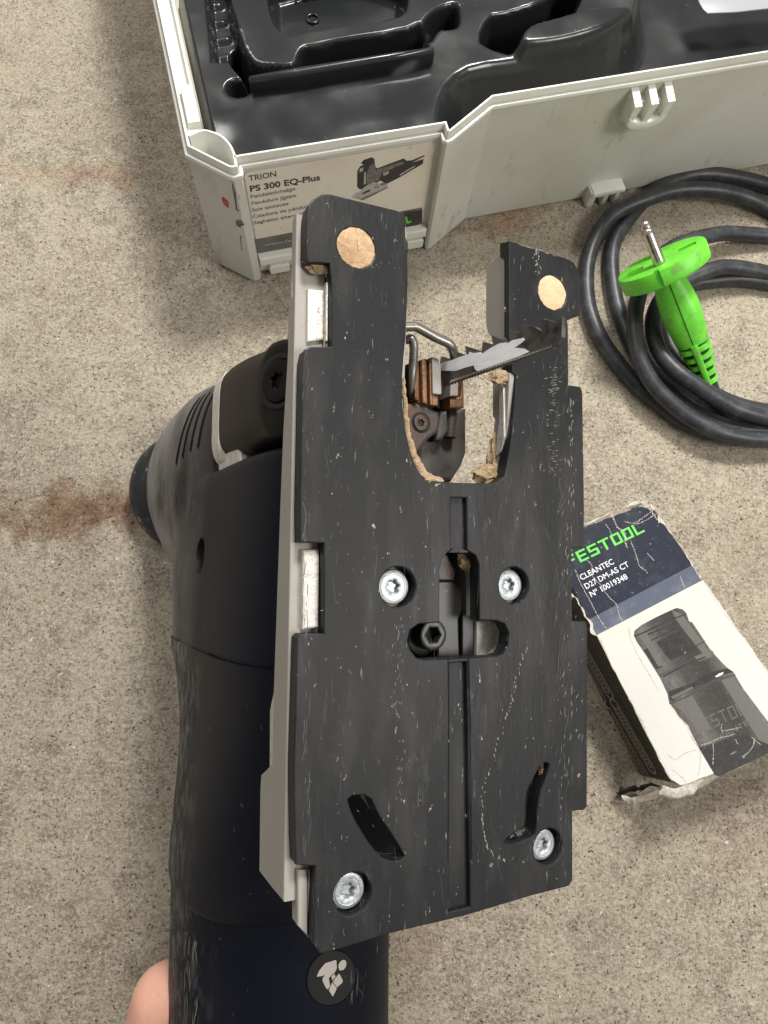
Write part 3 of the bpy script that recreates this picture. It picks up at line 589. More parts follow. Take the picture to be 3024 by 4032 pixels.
# scuffed pale edges
def ragged(name, pts, wd, mat, z, h=.1, seed=1):
    fq = .13 if name == 'worn_edge' else 1.0
    P = spline([(p[0], p[1], 0) for p in pts], 16); L_, R_ = [], []
    for i, p in enumerate(P):
        t = (P[min(i + 1, len(P) - 1)] - P[max(i - 1, 0)]).normalized(); n = Vector((-t.y, t.x, 0))
        a = wd * max(0, .25 + 1.9 * noise.noise((i * .9 * fq, seed, 0))) ; b = wd * max(0, .25 + 1.9 * noise.noise((i * .95 * fq, seed + 5, 2)))
        j = noise.noise((i * .5 * fq, seed + 9, 1)) * wd * (.7 if fq < 1 else 1.3)
        L_.append(tuple((p + n * (a + j))[:2])); R_.append(tuple((p - n * (b - j))[:2]))
    lp = L_ + R_[::-1]
    vs = [(x, y, z + h) for x, y in L_ + R_]; m = len(L_)
    return link(name, mesh(vs, [(i, i + 1, m + i + 1, m + i) for i in range(m - 1)]), mat, box)
E4 = [bx(*p) for p in [(2560, 1985), (2590, 2030), (2640, 2098), (2700, 2180), (2735, 2240), (2765, 2285)]]
ragged('worn_edge', E4, .75, m_tear, BH, .12)
ragged('worn_edge', [bx(*p) for p in [(2225, 2290), (2262, 2350), (2300, 2420), (2349, 2500)]], 1.3, m_tear, BH, .12, 3)
ragged('worn_edge', [bx(*p) for p in [(2765, 2285), (2850, 2410), (2935, 2520), (3024, 2649), (3150, 2830)]], .5, m_tear, BH, .12, 4)
ragged('worn_edge', [bx(*p) for p in [(2349, 2500), (2420, 2640), (2500, 2790), (2580, 2950), (2655, 3095)]], .8, m_tear, BH, .12, 5)
ragged('worn_edge', [bx(*p) for p in [(2160, 2130), (2300, 2066), (2400, 2020), (2500, 1980), (2550, 1978)]], .5, m_tear, BH, .12, 6)
Z5 = (2200, 1900, .4967)
for k, pts in enumerate([[(415, 240), (440, 300), (470, 360), (520, 390), (530, 440), (525, 470), (545, 520)], [(570, 460), (600, 540), (620, 600), (640, 660), (690, 700), (705, 725)], [(230, 620), (262, 660), (258, 720), (290, 770), (330, 810)], [(330, 810), (360, 860), (410, 920), (460, 970), (475, 1040), (505, 1105)], [(130, 690), (160, 770), (210, 870), (260, 960), (310, 1060), (380, 1165)], [(520, 310), (600, 320), (680, 270), (750, 220)], [(600, 335), (690, 300), (770, 245)], [(700, 560), (730, 590), (755, 620)], [(960, 740), (980, 790), (1000, 840)], [(370, 330), (400, 370), (420, 420)], [(1040, 600), (1070, 660), (1110, 745)], [(620, 140), (690, 170), (740, 240), (800, 320)]]):
    ragged('crease', [bx(*q) for q in sub(Z5, pts)], .34 if k not in (0, 11) else .55, m_tear, BH, .1, k + 11)
Z6 = (2400, 2300, .4068)
# printed connector picture
def bp(name, pts, mat, z, wobble=0):
    loop = [bx(*q) for q in sub(Z6, pts)]
    return slab(name, [loop], BH - .3, BH + z, mat, box, 0, ID, 0)
bp('printed_picture', [(235, 500), (242, 450), (310, 395), (450, 320), (600, 250), (650, 230), (710, 245), (742, 280), (755, 315), (770, 360), (800, 370), (880, 490), (980, 640), (1080, 750), (1140, 810), (1200, 850), (1215, 880), (1300, 1020), (1420, 1180), (1534, 1330), (1720, 1600), (1640, 1620), (1534, 1640), (1300, 1750), (1060, 1862), (1020, 1850), (860, 1580), (800, 1490), (780, 1420), (720, 1330), (670, 1280), (620, 1200), (580, 1160), (560, 1060), (490, 910), (440, 830), (360, 700), (300, 610), (270, 570)], m_printgrey, .05)
for p, m_ in [
    ([(600, 250), (700, 290), (1000, 700), (940, 720), (760, 500), (640, 340)], m_printlight), ([(310, 400), (360, 480), (500, 740), (520, 790), (470, 800), (380, 640), (270, 480)], m_printlight),
    ([(450, 560), (690, 450), (790, 640), (590, 740), (560, 700), (545, 690)], m_printdark), ([(470, 575), (680, 475), (765, 630), (600, 715)], m_printgrey),
    ([(370, 480), (640, 370), (650, 380), (375, 495)], m_printdark), ([(400, 540), (680, 400), (682, 410), (405, 552)], m_printdark),
    ([(510, 890), (760, 760), (990, 640), (1000, 652), (760, 775), (520, 903)], m_printdark), ([(700, 520), (790, 620), (920, 545), (925, 552), (790, 632), (690, 530)], m_printdark),
    ([(570, 1040), (760, 970), (1000, 850), (1140, 815), (1200, 850), (1010, 900), (960, 945), (850, 980), (620, 1130), (585, 1120)], m_printdark), ([(590, 1090), (800, 990), (810, 1010), (620, 1115)], m_printlight),
    ([(1020, 895), (1060, 865), (1105, 850), (1085, 880), (1040, 900)], m_whiteink),
    ([(620, 1160), (800, 1080), (900, 1250), (980, 1400), (870, 1430), (730, 1260)], m_printlight), ([(1080, 930), (1190, 900), (1420, 1230), (1534, 1420), (1600, 1540), (1480, 1560), (1250, 1200)], m_printlight),
    ([(870, 1590), (1000, 1540), (1300, 1450), (1560, 1560), (1534, 1640), (1300, 1750), (1060, 1862), (1020, 1850)], m_printdark),
    ([(330, 640), (400, 600), (520, 800), (450, 820)], m_printdark), ([(640, 300), (690, 285), (860, 560), (815, 585)], m_printgrey), ([(820, 700), (990, 640), (1010, 665), (840, 730)], m_printlight), ([(860, 742), (1010, 685), (1015, 694), (866, 751)], m_printlight),
    ([(480, 880), (760, 742), (985, 640), (992, 648), (765, 752), (486, 892)], m_ink), ([(580, 1150), (760, 1075), (1010, 925), (1215, 872), (1222, 884), (1015, 940), (765, 1090), (588, 1162)], m_ink), ([(235, 500), (310, 470), (600, 335), (742, 282), (748, 292), (605, 348), (315, 484), (242, 512)], m_printdark),
    ([(590, 1160), (650, 1260), (700, 1310), (760, 1370), (800, 1460), (860, 1570), (840, 1560), (790, 1490), (770, 1420), (710, 1335), (660, 1280), (585, 1170)], m_tear)]:
    bp('printed_picture', p, m_, .08 + .01 * random.random())
# square letters drawn as strokes
GL = {'F': [[(0, 0), (0, 1), (.62, 1)], [(0, .52), (.52, .52)]], 'E': [[(.62, 0), (0, 0), (0, 1), (.62, 1)], [(0, .5), (.55, .5)]], 'S': [[(0, 0), (.62, 0), (.62, .5), (0, .5), (0, 1), (.62, 1)]], 'T': [[(0, 1), (.74, 1)], [(.37, 1), (.37, 0)]], 'O': [[(0, 0), (.62, 0), (.62, 1), (0, 1), (0, 0)]], 'L': [[(0, 1), (0, 0), (.6, 0)]]}
def strokes(name, word, p0, p1, h, mat, parent, z, th=.19, up=None):
    p0, p1 = Vector(p0), Vector(p1); ex_ = (p1 - p0).normalized(); up_ = up or Vector((-ex_.y, ex_.x))
    tot = sum((.74 if c == 'T' else .62) for c in word) + .38 * (len(word) - 1) + .1; sx = (p1 - p0).length / tot; x = .05
    ms = []; k = 0
    for c in word:
        for st in GL[c]:
            for a, b in zip(st, st[1:]):
                A2, B2 = Vector((x + a[0], a[1])), Vector((x + b[0], b[1])); d = (B2 - A2).normalized(); n = Vector((-d.y, d.x)) * th / 2; A2 -= d * th / 2 * .98; B2 += d * th / 2 * .98
                k += 1; zz = z + .004 * (k % 7)
                ms.append(mesh([(*(p0 + ex_ * q.x * sx + up_ * q.y * h * (1 if sx else 1)), zz) for q in (A2 - n, B2 - n, B2 + n, A2 + n)], [(0, 1, 2, 3)]))
        x += (.74 if c == 'T' else .62) + .38
    return link(name, joinmesh(ms), mat, parent)
strokes('lettering', 'FESTOOL', bx(2242, 2232), bx(2537, 2090), 4.6, m_greenink, box, BH + .07)
strokes('lettering', 'FESTOOL', bx(*sub(Z6, [(850, 1450)])[0]), bx(*sub(Z6, [(1400, 1210)])[0]), 5.0, m_printlight, box, BH + .14, .12)
def btxt(s, a, b, h, mat=m_whiteink, bold=.008):
    p, q = bx(*a), bx(*b); d = Vector((q[0] - p[0], q[1] - p[1])).normalized()
    text('lettering', s, (*p, BH + .1), (*q, BH + .1), (-d.y, d.x, 0), mat, box, bold, height=h)
btxt('CLEANTEC', (2290, 2285), (2419, 2219), 2.7); btxt('D27 DM-AS CT', (2309, 2320), (2479, 2229), 2.7); btxt('N\u00ba 10019348', (2329, 2351), (2473, 2278), 2.7)
btxt('CLEANTEC', sub(Z6, [(980, 1560)])[0], sub(Z6, [(1410, 1330)])[0], 2.4, m_printlight, 0)
for k, pts in enumerate([[(1000, 1540), (1005, 1620), (1000, 1750)], [(880, 1560), (980, 1530), (1060, 1490), (1150, 1470), (1210, 1450)], [(1090, 1420), (1160, 1410), (1270, 1385)], [(1280, 1670), (1340, 1630), (1390, 1560), (1400, 1490)], [(1370, 1480), (1420, 1520), (1460, 1550)], [(1215, 1500), (1240, 1550)], [(1170, 1650), (1220, 1620)], [(1090, 1350), (1080, 1400), (1100, 1440)], [(180, 420), (210, 540), (280, 700), (400, 900), (470, 1030)], [(870, 1600), (880, 1700), (860, 1850)], [(560, 1650), (640, 1700), (720, 1640), (850, 1600)], [(600, 1790), (700, 1870), (760, 1960)]]):
    ragged('crease', [bx(*q) for q in sub(Z6, pts)], .3 if k < 8 else .12, m_tear if k < 8 else m_grime, BH, .16, k + 31)
# prints on the dark long side (plane x = const)
def sideprint(pts, mat=m_sideink, wd=.32, off=.0, seed=0):
    vs = []; P = spline([(p[0], p[1], 0) for p in pts], 4); m = len(P)
    for s in (1, -1):
        for i, p in enumerate(P):
            t = (P[min(i + 1, m - 1)] - P[max(i - 1, 0)]).normalized(); n = Vector((-t.y, t.x, 0)) * wd * s; q = p + n; vs.append((q.z - .0, q.x, q.y))
    return vs, [(i, i + 1, m + i + 1, m + i) for i in range(m - 1)]
sx0 = None
def sp2(x, y, xx=-1.1): q = FX.hit(x, y, 0, xx); return (q.y, q.z)
sv, sf = [], []
def addside(pts, wd=.3):
    v, f = sideprint(pts, wd=wd); b = len(sv); sv.extend([(-1.15, a[1], a[2]) for a in v]); sf.extend([tuple(i + b for i in q) for q in f])
def oval(y0, y1, zc, hz, n=10):
    addside([(y0 + hz, zc + hz)] + [(y1 - hz, zc + hz), (y1 - hz * .3, zc + hz * .7), (y1, zc), (y1 - hz * .3, zc - hz * .7), (y1 - hz, zc - hz), (y0 + hz, zc - hz), (y0 + hz * .3, zc - hz * .7), (y0, zc), (y0 + hz * .3, zc + hz * .7), (y0 + hz, zc + hz)])
    for k in range(n):
        y = y0 + hz + (y1 - y0 - 2 * hz) * k / max(n - 1, 1); addside([(y + 1.2, zc + hz * .72), (y - .8, zc + hz * .3), (y - 1.2, zc), (y - .8, zc - hz * .3), (y + 1.2, zc - hz * .72)], .22)
oval(6, 44, 24, 4.2, 16); oval(0.5, 40, 11, 4.0, 16); oval(44, 76, 25, 4.6, 11); oval(42, 70, 11.5, 4.6, 9); oval(72, 104, 12, 5, 10); oval(80, 110, 26, 4.5, 9)
link('side_print', mesh(sv, sf), m_sideink, box)
# crushed corner and torn flaps
def crumple(name, pts, wd, h, mat, seed, nz_=6, amp=2.2):
    P = spline(pts, 9); vs, fs = [], []
    for i, p in enumerate(P):
        t = (P[min(i + 1, len(P) - 1)] - P[max(i - 1, 0)]).normalized(); n = Vector((t.y, -t.x, 0)); ww = wd * (.8 + .5 * noise.noise((i * .09, seed, 3)))
        for j in range(nz_):
            s = j / (nz_ - 1); q = p + n * ww * s + Vector((0, 0, -h * s * s)); d = noise.noise_vector((q * .11) + Vector((seed, 0, 0))) * amp * (.3 + s) + noise.noise_vector(q * .35) * amp * .3
            q = q + d; vs.append((q.x, q.y, max(q.z, .4)))
    for i in range(len(P) - 1):
        for j in range(nz_ - 1): fs.append((i * nz_ + j, (i + 1) * nz_ + j, (i + 1) * nz_ + j + 1, i * nz_ + j + 1))
    me = mesh(vs, fs); o = link(name, me, mat, box, 60)
    md = o.modifiers.new('s', 'SOLIDIFY'); md.thickness = .0006; return o
crumple('torn_flap', [(-4, 3, BH - 2), (1, -1.0, BH - .6), (8, -1.2, BH - .4), (15, -.6, BH - 1)], 6, 2.0, m_tear, 3, amp=1.6)
crumple('torn_flap', [(10, -2.2, 27), (22, -4.2, 26), (36, -6.5, 25), (50, -9.0, 24), (68, -12.2, 24)], 6.5, 2, m_tear, 8, amp=1.3)
crumple('torn_flap', [(-16, 1, 8), (-9, -1.5, 12), (-2, -1.5, 22), (2, -1.6, 28)], 7, 10, m_tear, 5, amp=4.2)
crumple('torn_flap', [(-14, 4, 7), (-9, 2.0, 11), (-3, 1, 16), (0, -1, 18)], 6, 8, m_sidecard, 6, amp=4)
tr = FX.hit(2520, 1960, 2, BH - 4)
crumple('torn_flap', [(b2[0] - 13, b2[1] + .4, BH - 3), (b2[0] - 8, b2[1] + 3.0, BH - 2), (b2[0] - 3, b2[1] + 2.0, BH - 2), (b2[0], b2[1] - 3, BH - 2)], 3.5, 3, m_tear, 12, amp=2.0)

# ------------------------------------------------------------ jigsaw
nc = Vector((.45, .07, .9)).normalized()
def crv(x, y): return Vector(((x - CX) / F, -(y - CY) / F, -1))
kk = nc.dot(crv(1180, 2016) * .17)
def plc(x, y): r = crv(x, y); return r * (kk / nc.dot(r))
uc = (plc(1196, 1382) - plc(1160, 3400)).normalized(); uc = (uc - nc * uc.dot(nc)).normalized(); vc = uc.cross(nc)
def c2w(v): return Vector((XC.dot(v), YC.dot(v), ZC.dot(v)))
FJ = Frame(CAMP + c2w(plc(1735, 2250)), c2w(vc), c2w(uc), c2w(nc))
jig = root('jigsaw', FJ, 'navy and black barrel-grip jigsaw held up with its scratched black sole plate facing the viewer', 'jigsaw')
def jp(x, y, z=0): q = FJ.hit(x, y, 2, z); return (q.x, q.y)
def js(x, y, xx): q = FJ.hit(x, y, 0, xx); return (q.y, q.z)
ZA, ZB, ZCc, ZD, Z4 = (1050, 700, .7836), (1000, 2000, .8439), (400, 3000, .7836), (450, 1250, .565), (1500, 1200, .4219)
left_edge_x = -37.6
sole = sub(ZA, [(205, 170), (212, 135), (232, 108), (275, 82), (315, 80), (655, 163), (688, 182), (697, 230), (700, 300), (712, 325), (708, 600), (700, 800), (690, 900), (683, 1000), (683, 1130), (695, 1250), (715, 1350), (740, 1430), (775, 1490), (815, 1518), (870, 1525), (950, 1532), (1110, 1535), (1160, 1525), (1195, 1500), (1215, 1400), (1228, 1300), (1240, 1180), (1246, 1100), (1252, 990), (1234, 980), (1230, 850), (1222, 800), (1222, 400), (1217, 320), (1500, 400), (1545, 425), (1565, 460), (1577, 520), (1577, 690), (1510, 712), (1516, 740), (1518, 1040), (1578, 1050), (1588, 1075), (1597, 1659)]) \
     + sub(ZB, [(1540, 170), (1535, 186), (1484, 190), (1486, 530), (1550, 530), (1557, 560), (1555, 1395), (1540, 1410), (1487, 1415), (1488, 1740)]) \
     + [(2240, 3490), (2096, 3527), (1823, 3609), (1549, 3673), (1312, 3746), (1262, 3757), (1232, 3715), (1242, 3411), (1166, 3407), (1160, 3300), (1156, 3013), (1165, 2717), (1171, 2512), (1186, 2496), (1274, 2494), (1276, 2139), (1183, 2136), (1181, 2000), (1187, 1700), (1192, 1420), (1202, 1375), (1222, 1364), (1307, 1364), (1306, 1105), (1298, 1036), (1212, 1030), (1206, 1000), (1208, 860)]
sole_l = [jp(x, y) for x, y in sole]
keyhole = [jp(x, y) for x, y in sub(ZB, [(868, 330), (866, 290), (880, 240), (905, 207), (940, 195), (1000, 200), (1035, 222), (1050, 262), (1052, 525), (1130, 526), (1170, 542), (1190, 582), (1185, 640), (1162, 680), (1130, 692), (800, 708), (758, 698), (730, 660), (718, 618), (730, 570), (770, 542), (866, 535)])]
arcslot = chaikin([jp(x, y) for x, y in sub(ZCc, [(1235, 172), (1345, 165), (1385, 260), (1440, 340), (1500, 430), (1530, 490), (1430, 500), (1360, 430), (1290, 320), (1250, 240)])])
yslot = chaikin([jp(x, y) for x, y in sub(ZB, [(1345, 1190), (1380, 1190), (1372, 1235), (1332, 1335), (1322, 1400), (1318, 1500), (1310, 1530), (1220, 1567), (1165, 1567), (1180, 1540), (1250, 1500), (1268, 1470), (1270, 1330), (1300, 1270)])])
scr = [((1567, 2311), 5.0), ((2025, 2305), 4.9), ((2159, 3335), 4.7), ((1389, 3520), 4.8)]
def ctr(p): return jp(*p)
holes = [keyhole, arcslot, yslot] + [ell(*ctr(p), r, None, 28) for p, r in scr]
groove = [jp(x, y) for x, y in [(1775, 1960), (1838, 1960), (1840, 2150), (1838, 2170), (1776, 2170)]]
groove2 = [jp(x, y) for x, y in [(1772, 2612), (1838, 2606), (1852, 3570), (1768, 3590)]]
plugd = [ell(*jp(1403, 974), 5.15, 5.15, 36), ell(*jp(2175, 1152), 4.95, 4.95, 36)]
top_m = slabmesh([sole_l] + holes + plugd + [groove2, groove], -1.6, 0, .35)
bot_in = offs(sole_l, 0.12) if True else sole_l
A_ = sum((a[0] * b[1] - b[0] * a[1]) for a, b in zip(sole_l, sole_l[1:] + sole_l[:1]))
bot_in = offs(sole_l, .12 if A_ > 0 else -.12)
bot_m = slabmesh([bot_in] + holes, -4.4, -1.5, 0)
link('sole_shoe', joinmesh([top_m, bot_m]), m_shoe, jig, 18)
for q, r, mm_ in ((jp(1403, 974), 5.1, m_cork), (jp(2175, 1152), 4.9, M('pale_wood_disc', (.60, .44, .27), .85, layers=[('r', 170, S1, 6, .45, .65, (.50, .33, .18), .7), ('r', 500, S1, 4, .58, .66, (.34, .24, .15), .6)], bump=[('r', 400, S1, 6, .6, .001)]))):
    ms = slabmesh([[(x + noise.noise((x, y, 5)) * .25, y + noise.noise((y, x, 2)) * .25) for x, y in ell(*q, r, r, 40)]], -1.5, -.12, .1); link('wood_disc', ms, mm_, jig, 30)
# the bright chip at the edge of the right disc
# screws with six-lobed recesses
def torx(cx, cy, r, n=48, rot=.2): return [(cx + r * (1 + .20 * math.cos(6 * t)) * math.cos(t + rot), cy + r * (1 + .20 * math.cos(6 * t)) * math.sin(t + rot)) for t in [2 * math.pi * i / n for i in range(n)]]
for (p, r) in scr:
    cx, cy = ctr(p); cx -= .25
    me = joinmesh([slabmesh([ell(cx, cy, r * .86, None, 40), torx(cx, cy, r * .30)], -4.2, -1.9, .45), slabmesh([ell(cx, cy, r * .72, None, 36), ell(cx, cy, r * .62, None, 36)], -2.0, -1.75, .1)])
    s = link('screw', me, m_zinc, jig, 35)
    link('recess', mesh([(cx + x, cy + y, -3.3) for x, y in ell(0, 0, r * .5, None, 12)], [tuple(range(12))]), m_zinc, s)
    link('sawdust', xmesh(tubemesh([(cx + (r * .93) * math.cos(a), cy + (r * .93) * math.sin(a), -3.2) for a in [math.radians(225 + 12 * i) for i in range(7)]], [.1, .5, .7, .8, .7, .5, .1], 8), Matrix()), m_dust, jig, 60) if r > 4.85 else None
# metal plate under the shoe
A2_ = 1 if A_ > 0 else -1
plate_o = [jp(x, y, -4.4) for x, y in [(1208, 850), (1600, 900), (1608, 1000), (1598, 1400), (1590, 1640), (1606, 1780), (1650, 1880), (1700, 1915), (1950, 1918), (2000, 1880), (2025, 1740), (2035, 1560), (2035, 1480), (2000, 1440), (1996, 960), (2200, 1040), (2225, 1240), (2232, 1530), (2236, 1700), (2238, 3180), (2220, 3440), (1300, 3730), (1240, 3700), (1170, 3640), (1160, 3000), (1180, 2000), (1200, 1000)]]
plate_o = [(max(x, -37.4), y) for x, y in plate_o]
holes2 = [[(x * 1.0, y) for x, y in offs(keyhole, 0)]]
slab('metal_plate', [plate_o] + [[(sum(p[0] for p in L) / len(L) + (x - sum(p[0] for p in L) / len(L)) * 1.5, sum(p[1] for p in L) / len(L) + (y - sum(p[1] for p in L) / len(L)) * 1.15) for x, y in L] for L in (arcslot, yslot)] + [offs(keyhole, -.9 if sgn_area(keyhole) > 0 else .9)], -8.0, -4.45, m_alu, jig, .3)
slab('plate_boss', [[jp(*p, -4) for p in [(1187, 2165), (1250, 2162), (1246, 2470), (1183, 2478)]]], -5, -2.6, m_raw, jig, .5)
slab('plate_boss', [[jp(*p, -4) for p in [(1209, 1140), (1274, 1145), (1272, 1340), (1207, 1350)]]], -5, -3.4, m_raw, jig, .5)
slab('plate_boss', [[jp(*p, -4) for p in [(1252, 2160), (1270, 2160), (1268, 2480), (1250, 2480)]]], -5, -3.6, m_alu, jig, .3)
slab('plate_boss', [[jp(*p, -4) for p in [(1168, 3420), (1206, 3420), (1206, 3680), (1168, 3640)]]], -5, -3.2, m_alu, jig, .3)
slab('plate_boss', [[jp(*p, -4) for p in [(1212, 3420), (1240, 3420), (1238, 3690), (1212, 3690)]]], -5, -3.7, m_alu, jig, .3)
slab('plate_boss', [[jp(*p, -4) for p in [(1276, 1120), (1284, 1120), (1282, 1350), (1274, 1350)]]], -5, -2.4, m_raw, jig, .2)
# left side flange (in the y-z plane at x = -38)
def fy(x, y): return js(x, y, -38.0)
fl_pts = [fy(*p) for p in [(1209, 860), (1168, 850), (1156, 870), (1153, 1000), (1158, 1166), (1142, 1182), (1138, 1400), (1120, 1700), (1108, 2000), (1094, 2400), (1080, 2800), (1077, 3005), (1055, 3030), (1034, 3050), (1030, 3100), (1026, 3430), (1080, 3500), (1110, 3535), (1130, 3650), (1168, 3702), (1228, 3700)]]
fl_pts = [(y, z) for y, z in fl_pts if z < -4.5]; 
ys_ = [p[0] for p in fl_pts]
fl_pts = [(fl_pts[0][0], -4.5)] + fl_pts + [(fl_pts[-1][0], -4.5)]
slab('side_flange', [chaikin(fl_pts, 0)], -38.4, -35.4, m_alu, jig, .35, lambda p: (p[2], p[0], p[1]))
slab('side_flange', [[(86, -9), (86, -16), (60, -18), (56, -9)]], -35.2, -33, m_raw, jig, .3, lambda p: (p[2], p[0], p[1]))
# right prong inner cheeks
def ry(x, y, xx): return js(x, y, xx)
xx = 21.0
ck = [ry(*p, xx) for p in sub(ZA, [(1222, 320), (1175, 330), (1176, 400), (1196, 410), (1196, 800), (1222, 815)])]
slab('inner_cheek', [ck], xx - .25, xx + 3, m_shoe, jig, .2, lambda p: (p[2], p[0], p[1]))
ck2 = [ry(*p, xx + .6) for p in sub(ZA, [(1222, 330), (1178, 385), (1118, 440), (1116, 720), (1124, 770), (1150, 800), (1222, 815)])]
ck2 = [(y, z - 1.0) for y, z in ck2]
slab('plate_cheek', [ck2], xx + .2, xx + 1.6, m_alu, jig, .3, lambda p: (p[2], p[0], p[1]))
xr = 23.0
ck3 = [ry(*p, xr) for p in sub(ZA, [(1235, 985), (1150, 960), (1148, 1200), (1160, 1215), (1150, 1300), (1120, 1420), (1080, 1530), (1200, 1530), (1215, 1400)])]
slab('plate_cheek', [ck3], xr - 1, xr + 1.4, m_alu, jig, .4, lambda p: (p[2], p[0], p[1]))
ck4 = [ry(*p, xr - .8) for p in sub(ZA, [(1176, 1010), (1200, 1010), (1205, 1300), (1190, 1380), (1160, 1400), (1180, 1200)])]
slab('plate_cheek', [ck4], xr - 1.6, xr - .9, m_raw, jig, .2, lambda p: (p[2], p[0], p[1]))
# inner workings behind the keyhole slot
slab('inner_floor', [[jp(*p, -20) for p in [(1500, 2100), (2080, 2100), (2080, 2680), (1480, 2680)]]], -21.5, -20, m_innerblk, jig)
slab('inner_bracket', [[jp(*p, -8.2) for p in sub(ZB, [(860, 340), (930, 338), (975, 380), (975, 480), (960, 520), (965, 700), (860, 700)])]], -13, -8.6, m_innerblk, jig, .5)
slab('inner_bracket', [[jp(*p, -8.2) for p in sub(ZB, [(860, 215), (905, 215), (945, 300), (940, 338), (860, 338)])]], -12, -8.6, m_steel, jig, .4)
slab('inner_rail', [[jp(*p, -8.2) for p in sub(ZB, [(985, 480), (1040, 480), (1040, 700), (985, 700)])]], -12, -9.6, m_innerblk, jig, .3)
nut = slab('marked_plate', [[jp(*p, -8.2) for p in sub(ZB, [(1043, 528), (1118, 528), (1150, 575), (1148, 640), (1120, 700), (1043, 700)])]], -10.5, -8.6, m_raw, jig, .4)
cxk, cyk = jp(*sub(ZB, [(832, 592)])[0], -7)
bolt = link('bolt', slabmesh([ell(cxk, cyk, 4.0, None, 32), ell(cxk, cyk, 2.1, None, 6)], -11, -6.2, .5), m_innerblk, jig, 35)
link('bolt_stem', slabmesh([ell(cxk - .3, cyk - 1.2, 4.6, None, 32)], -19, -11.2, .3), m_innerblk, jig, 35)
link('bolt_recess', slabmesh([ell(cxk, cyk, 2.2, None, 12)], -11.2, -9.5, 0), m_blackhole, bolt)
def clump(px_, py_, z, r, seed, sq=(1, 1, .6), mat=m_dust, name='sawdust_clump'):
    x, y = jp(px_, py_, z); bm = bmesh.new(); bmesh.ops.create_icosphere(bm, subdivisions=4, radius=1)
    for v in bm.verts:
        d = 1 + .45 * noise.noise(v.co * 1.8 + Vector((seed, 0, 0))) + .25 * noise.noise(v.co * 5 + Vector((seed, 3, 0))) + .12 * noise.noise(v.co * 12)
        v.co = Vector((x + v.co.x * r * sq[0] * d, y + v.co.y * r * sq[1] * d, z + v.co.z * r * sq[2] * d)) / 1000
    me = bpy.data.meshes.new('c'); bm.to_mesh(me); bm.free(); return link(name, me, mat, jig, 60)
clump(*sub(ZB, [(1003, 243)])[0], -5.5, 2.9, 1, (1.1, 1, .5))
clump(*sub(ZA, [(290, 440)])[0], -3.0, 3.2, 2, (1.5, .8, .4)); clump(*sub(ZA, [(325, 482)])[0], -3.0, 1.9, 3, (1, 1, .4)); clump(*sub(ZA, [(312, 790)])[0], -3.6, 2.2, 4, (.6, 2.6, .3))
clump(*sub(ZA, [(1190, 1008)])[0], -2.6, 2.5, 5, (2.0, .8, .5)); clump(*sub(ZA, [(1170, 1400)])[0], -8, 3.2, 6, (1.0, 2.6, .6)); clump(*sub(ZA, [(1130, 1495)])[0], -6, 3.2, 7, (1.7, .9, .6)); clump(*sub(ZA, [(1218, 666)])[0], -.6, 1.3, 8)
clump(*sub(ZA, [(815, 1530)])[0], -1.8, 2.7, 9, (1.5, .75, .7)); 
clump(*sub(ZB, [(1350, 1220)])[0], -2.6, 2.0, 10, (.6, 1.7, .4)); clump(*sub(ZB, [(1245, 1530)])[0], -3.4, 2.6, 11, (1.5, .7, .3), m_innerblk)
# packed dust lining the left edge of the slot
lin = [FJ.hit(*sub(ZA, [p])[0], 2, -2.2) for p in [(690, 1010), (693, 1130), (703, 1250), (722, 1350), (748, 1430), (782, 1490), (815, 1520)]]
link('sawdust_lining', tubemesh([p + noise.noise_vector(p * 1.3) * .5 for p in spline(lin, 8)], [.35 + .028 * i + .35 * abs(noise.noise((i * .4, 1, 1))) for i in range(len(spline(lin, 8)))], 8), m_dust, jig, 60)
lin = [FJ.hit(*sub(ZB, [p])[0], 2, -.9) for p in [(997, 20), (998, 70), (996, 120), (994, 190)]]
link('sawdust_lining', tubemesh([p + noise.noise_vector(p * 2) * .3 for p in spline(lin, 10)], [.25 + .35 * abs(noise.noise((i * .3, 4, 1))) for i in range(31)], 6), m_dust, jig, 60)
for s_, pts in ((.16, [(1000, 700), (1008, 1000), (1010, 1300), (1014, 1640)]), (.12, [(905, 700), (908, 1000), (905, 1640)])):
    P = [FJ.hit(*sub(ZB, [p])[0], 2, -.05) for p in pts]; link('groove_edge', tubemesh(P, s_ * 1.5, 6), m_shoe, jig, 60)
# pale nicks on the shoe: small gouges
nick = []
def nk(x, y, L, wd, ang):
    cx, cy = jp(x, y); c, s = math.cos(ang), math.sin(ang); n = 5; vs = []
    for i in range(n + 1):
        t = i / n - .5; ww = wd * (1 - abs(2 * t)) + wd * .2; j = random.uniform(-.3, .3) * wd
        for k in (-1, 1): vs.append((cx + c * t * L - s * (k * ww + j), cy + s * t * L + c * (k * ww + j), .02))
    b = len(nick_v); nick_v.extend(vs); nick_f.extend([(b + 2 * i, b + 2 * i + 1, b + 2 * i + 3, b + 2 * i + 2) for i in range(n)])
nick_v, nick_f = [], []
for k in range(60):                                                    # dotted scratch down the right half
    t = k / 59; P = sub(ZB, [(1280, 640), (1240, 740), (1205, 880), (1180, 990), (1115, 1160), (1075, 1300), (1060, 1440), (1085, 1570), (1110, 1620), (1170, 1645)])
    f = t * (len(P) - 1); i = min(int(f), len(P) - 2); q = (P[i][0] + (P[i + 1][0] - P[i][0]) * (f - i), P[i][1] + (P[i + 1][1] - P[i][1]) * (f - i))
    if random.random() < .82: nk(q[0] + random.gauss(0, 4), q[1], random.uniform(.4, 1.3), random.uniform(.06, .18), random.uniform(1.2, 2.2))
for k in range(75): nk(random.gauss(1050 + 1440 * .7836, 16), 700 + .7836 * random.uniform(930, 1500), random.uniform(.7, 1.7), random.uniform(.03, .08), random.uniform(-.2, .5))
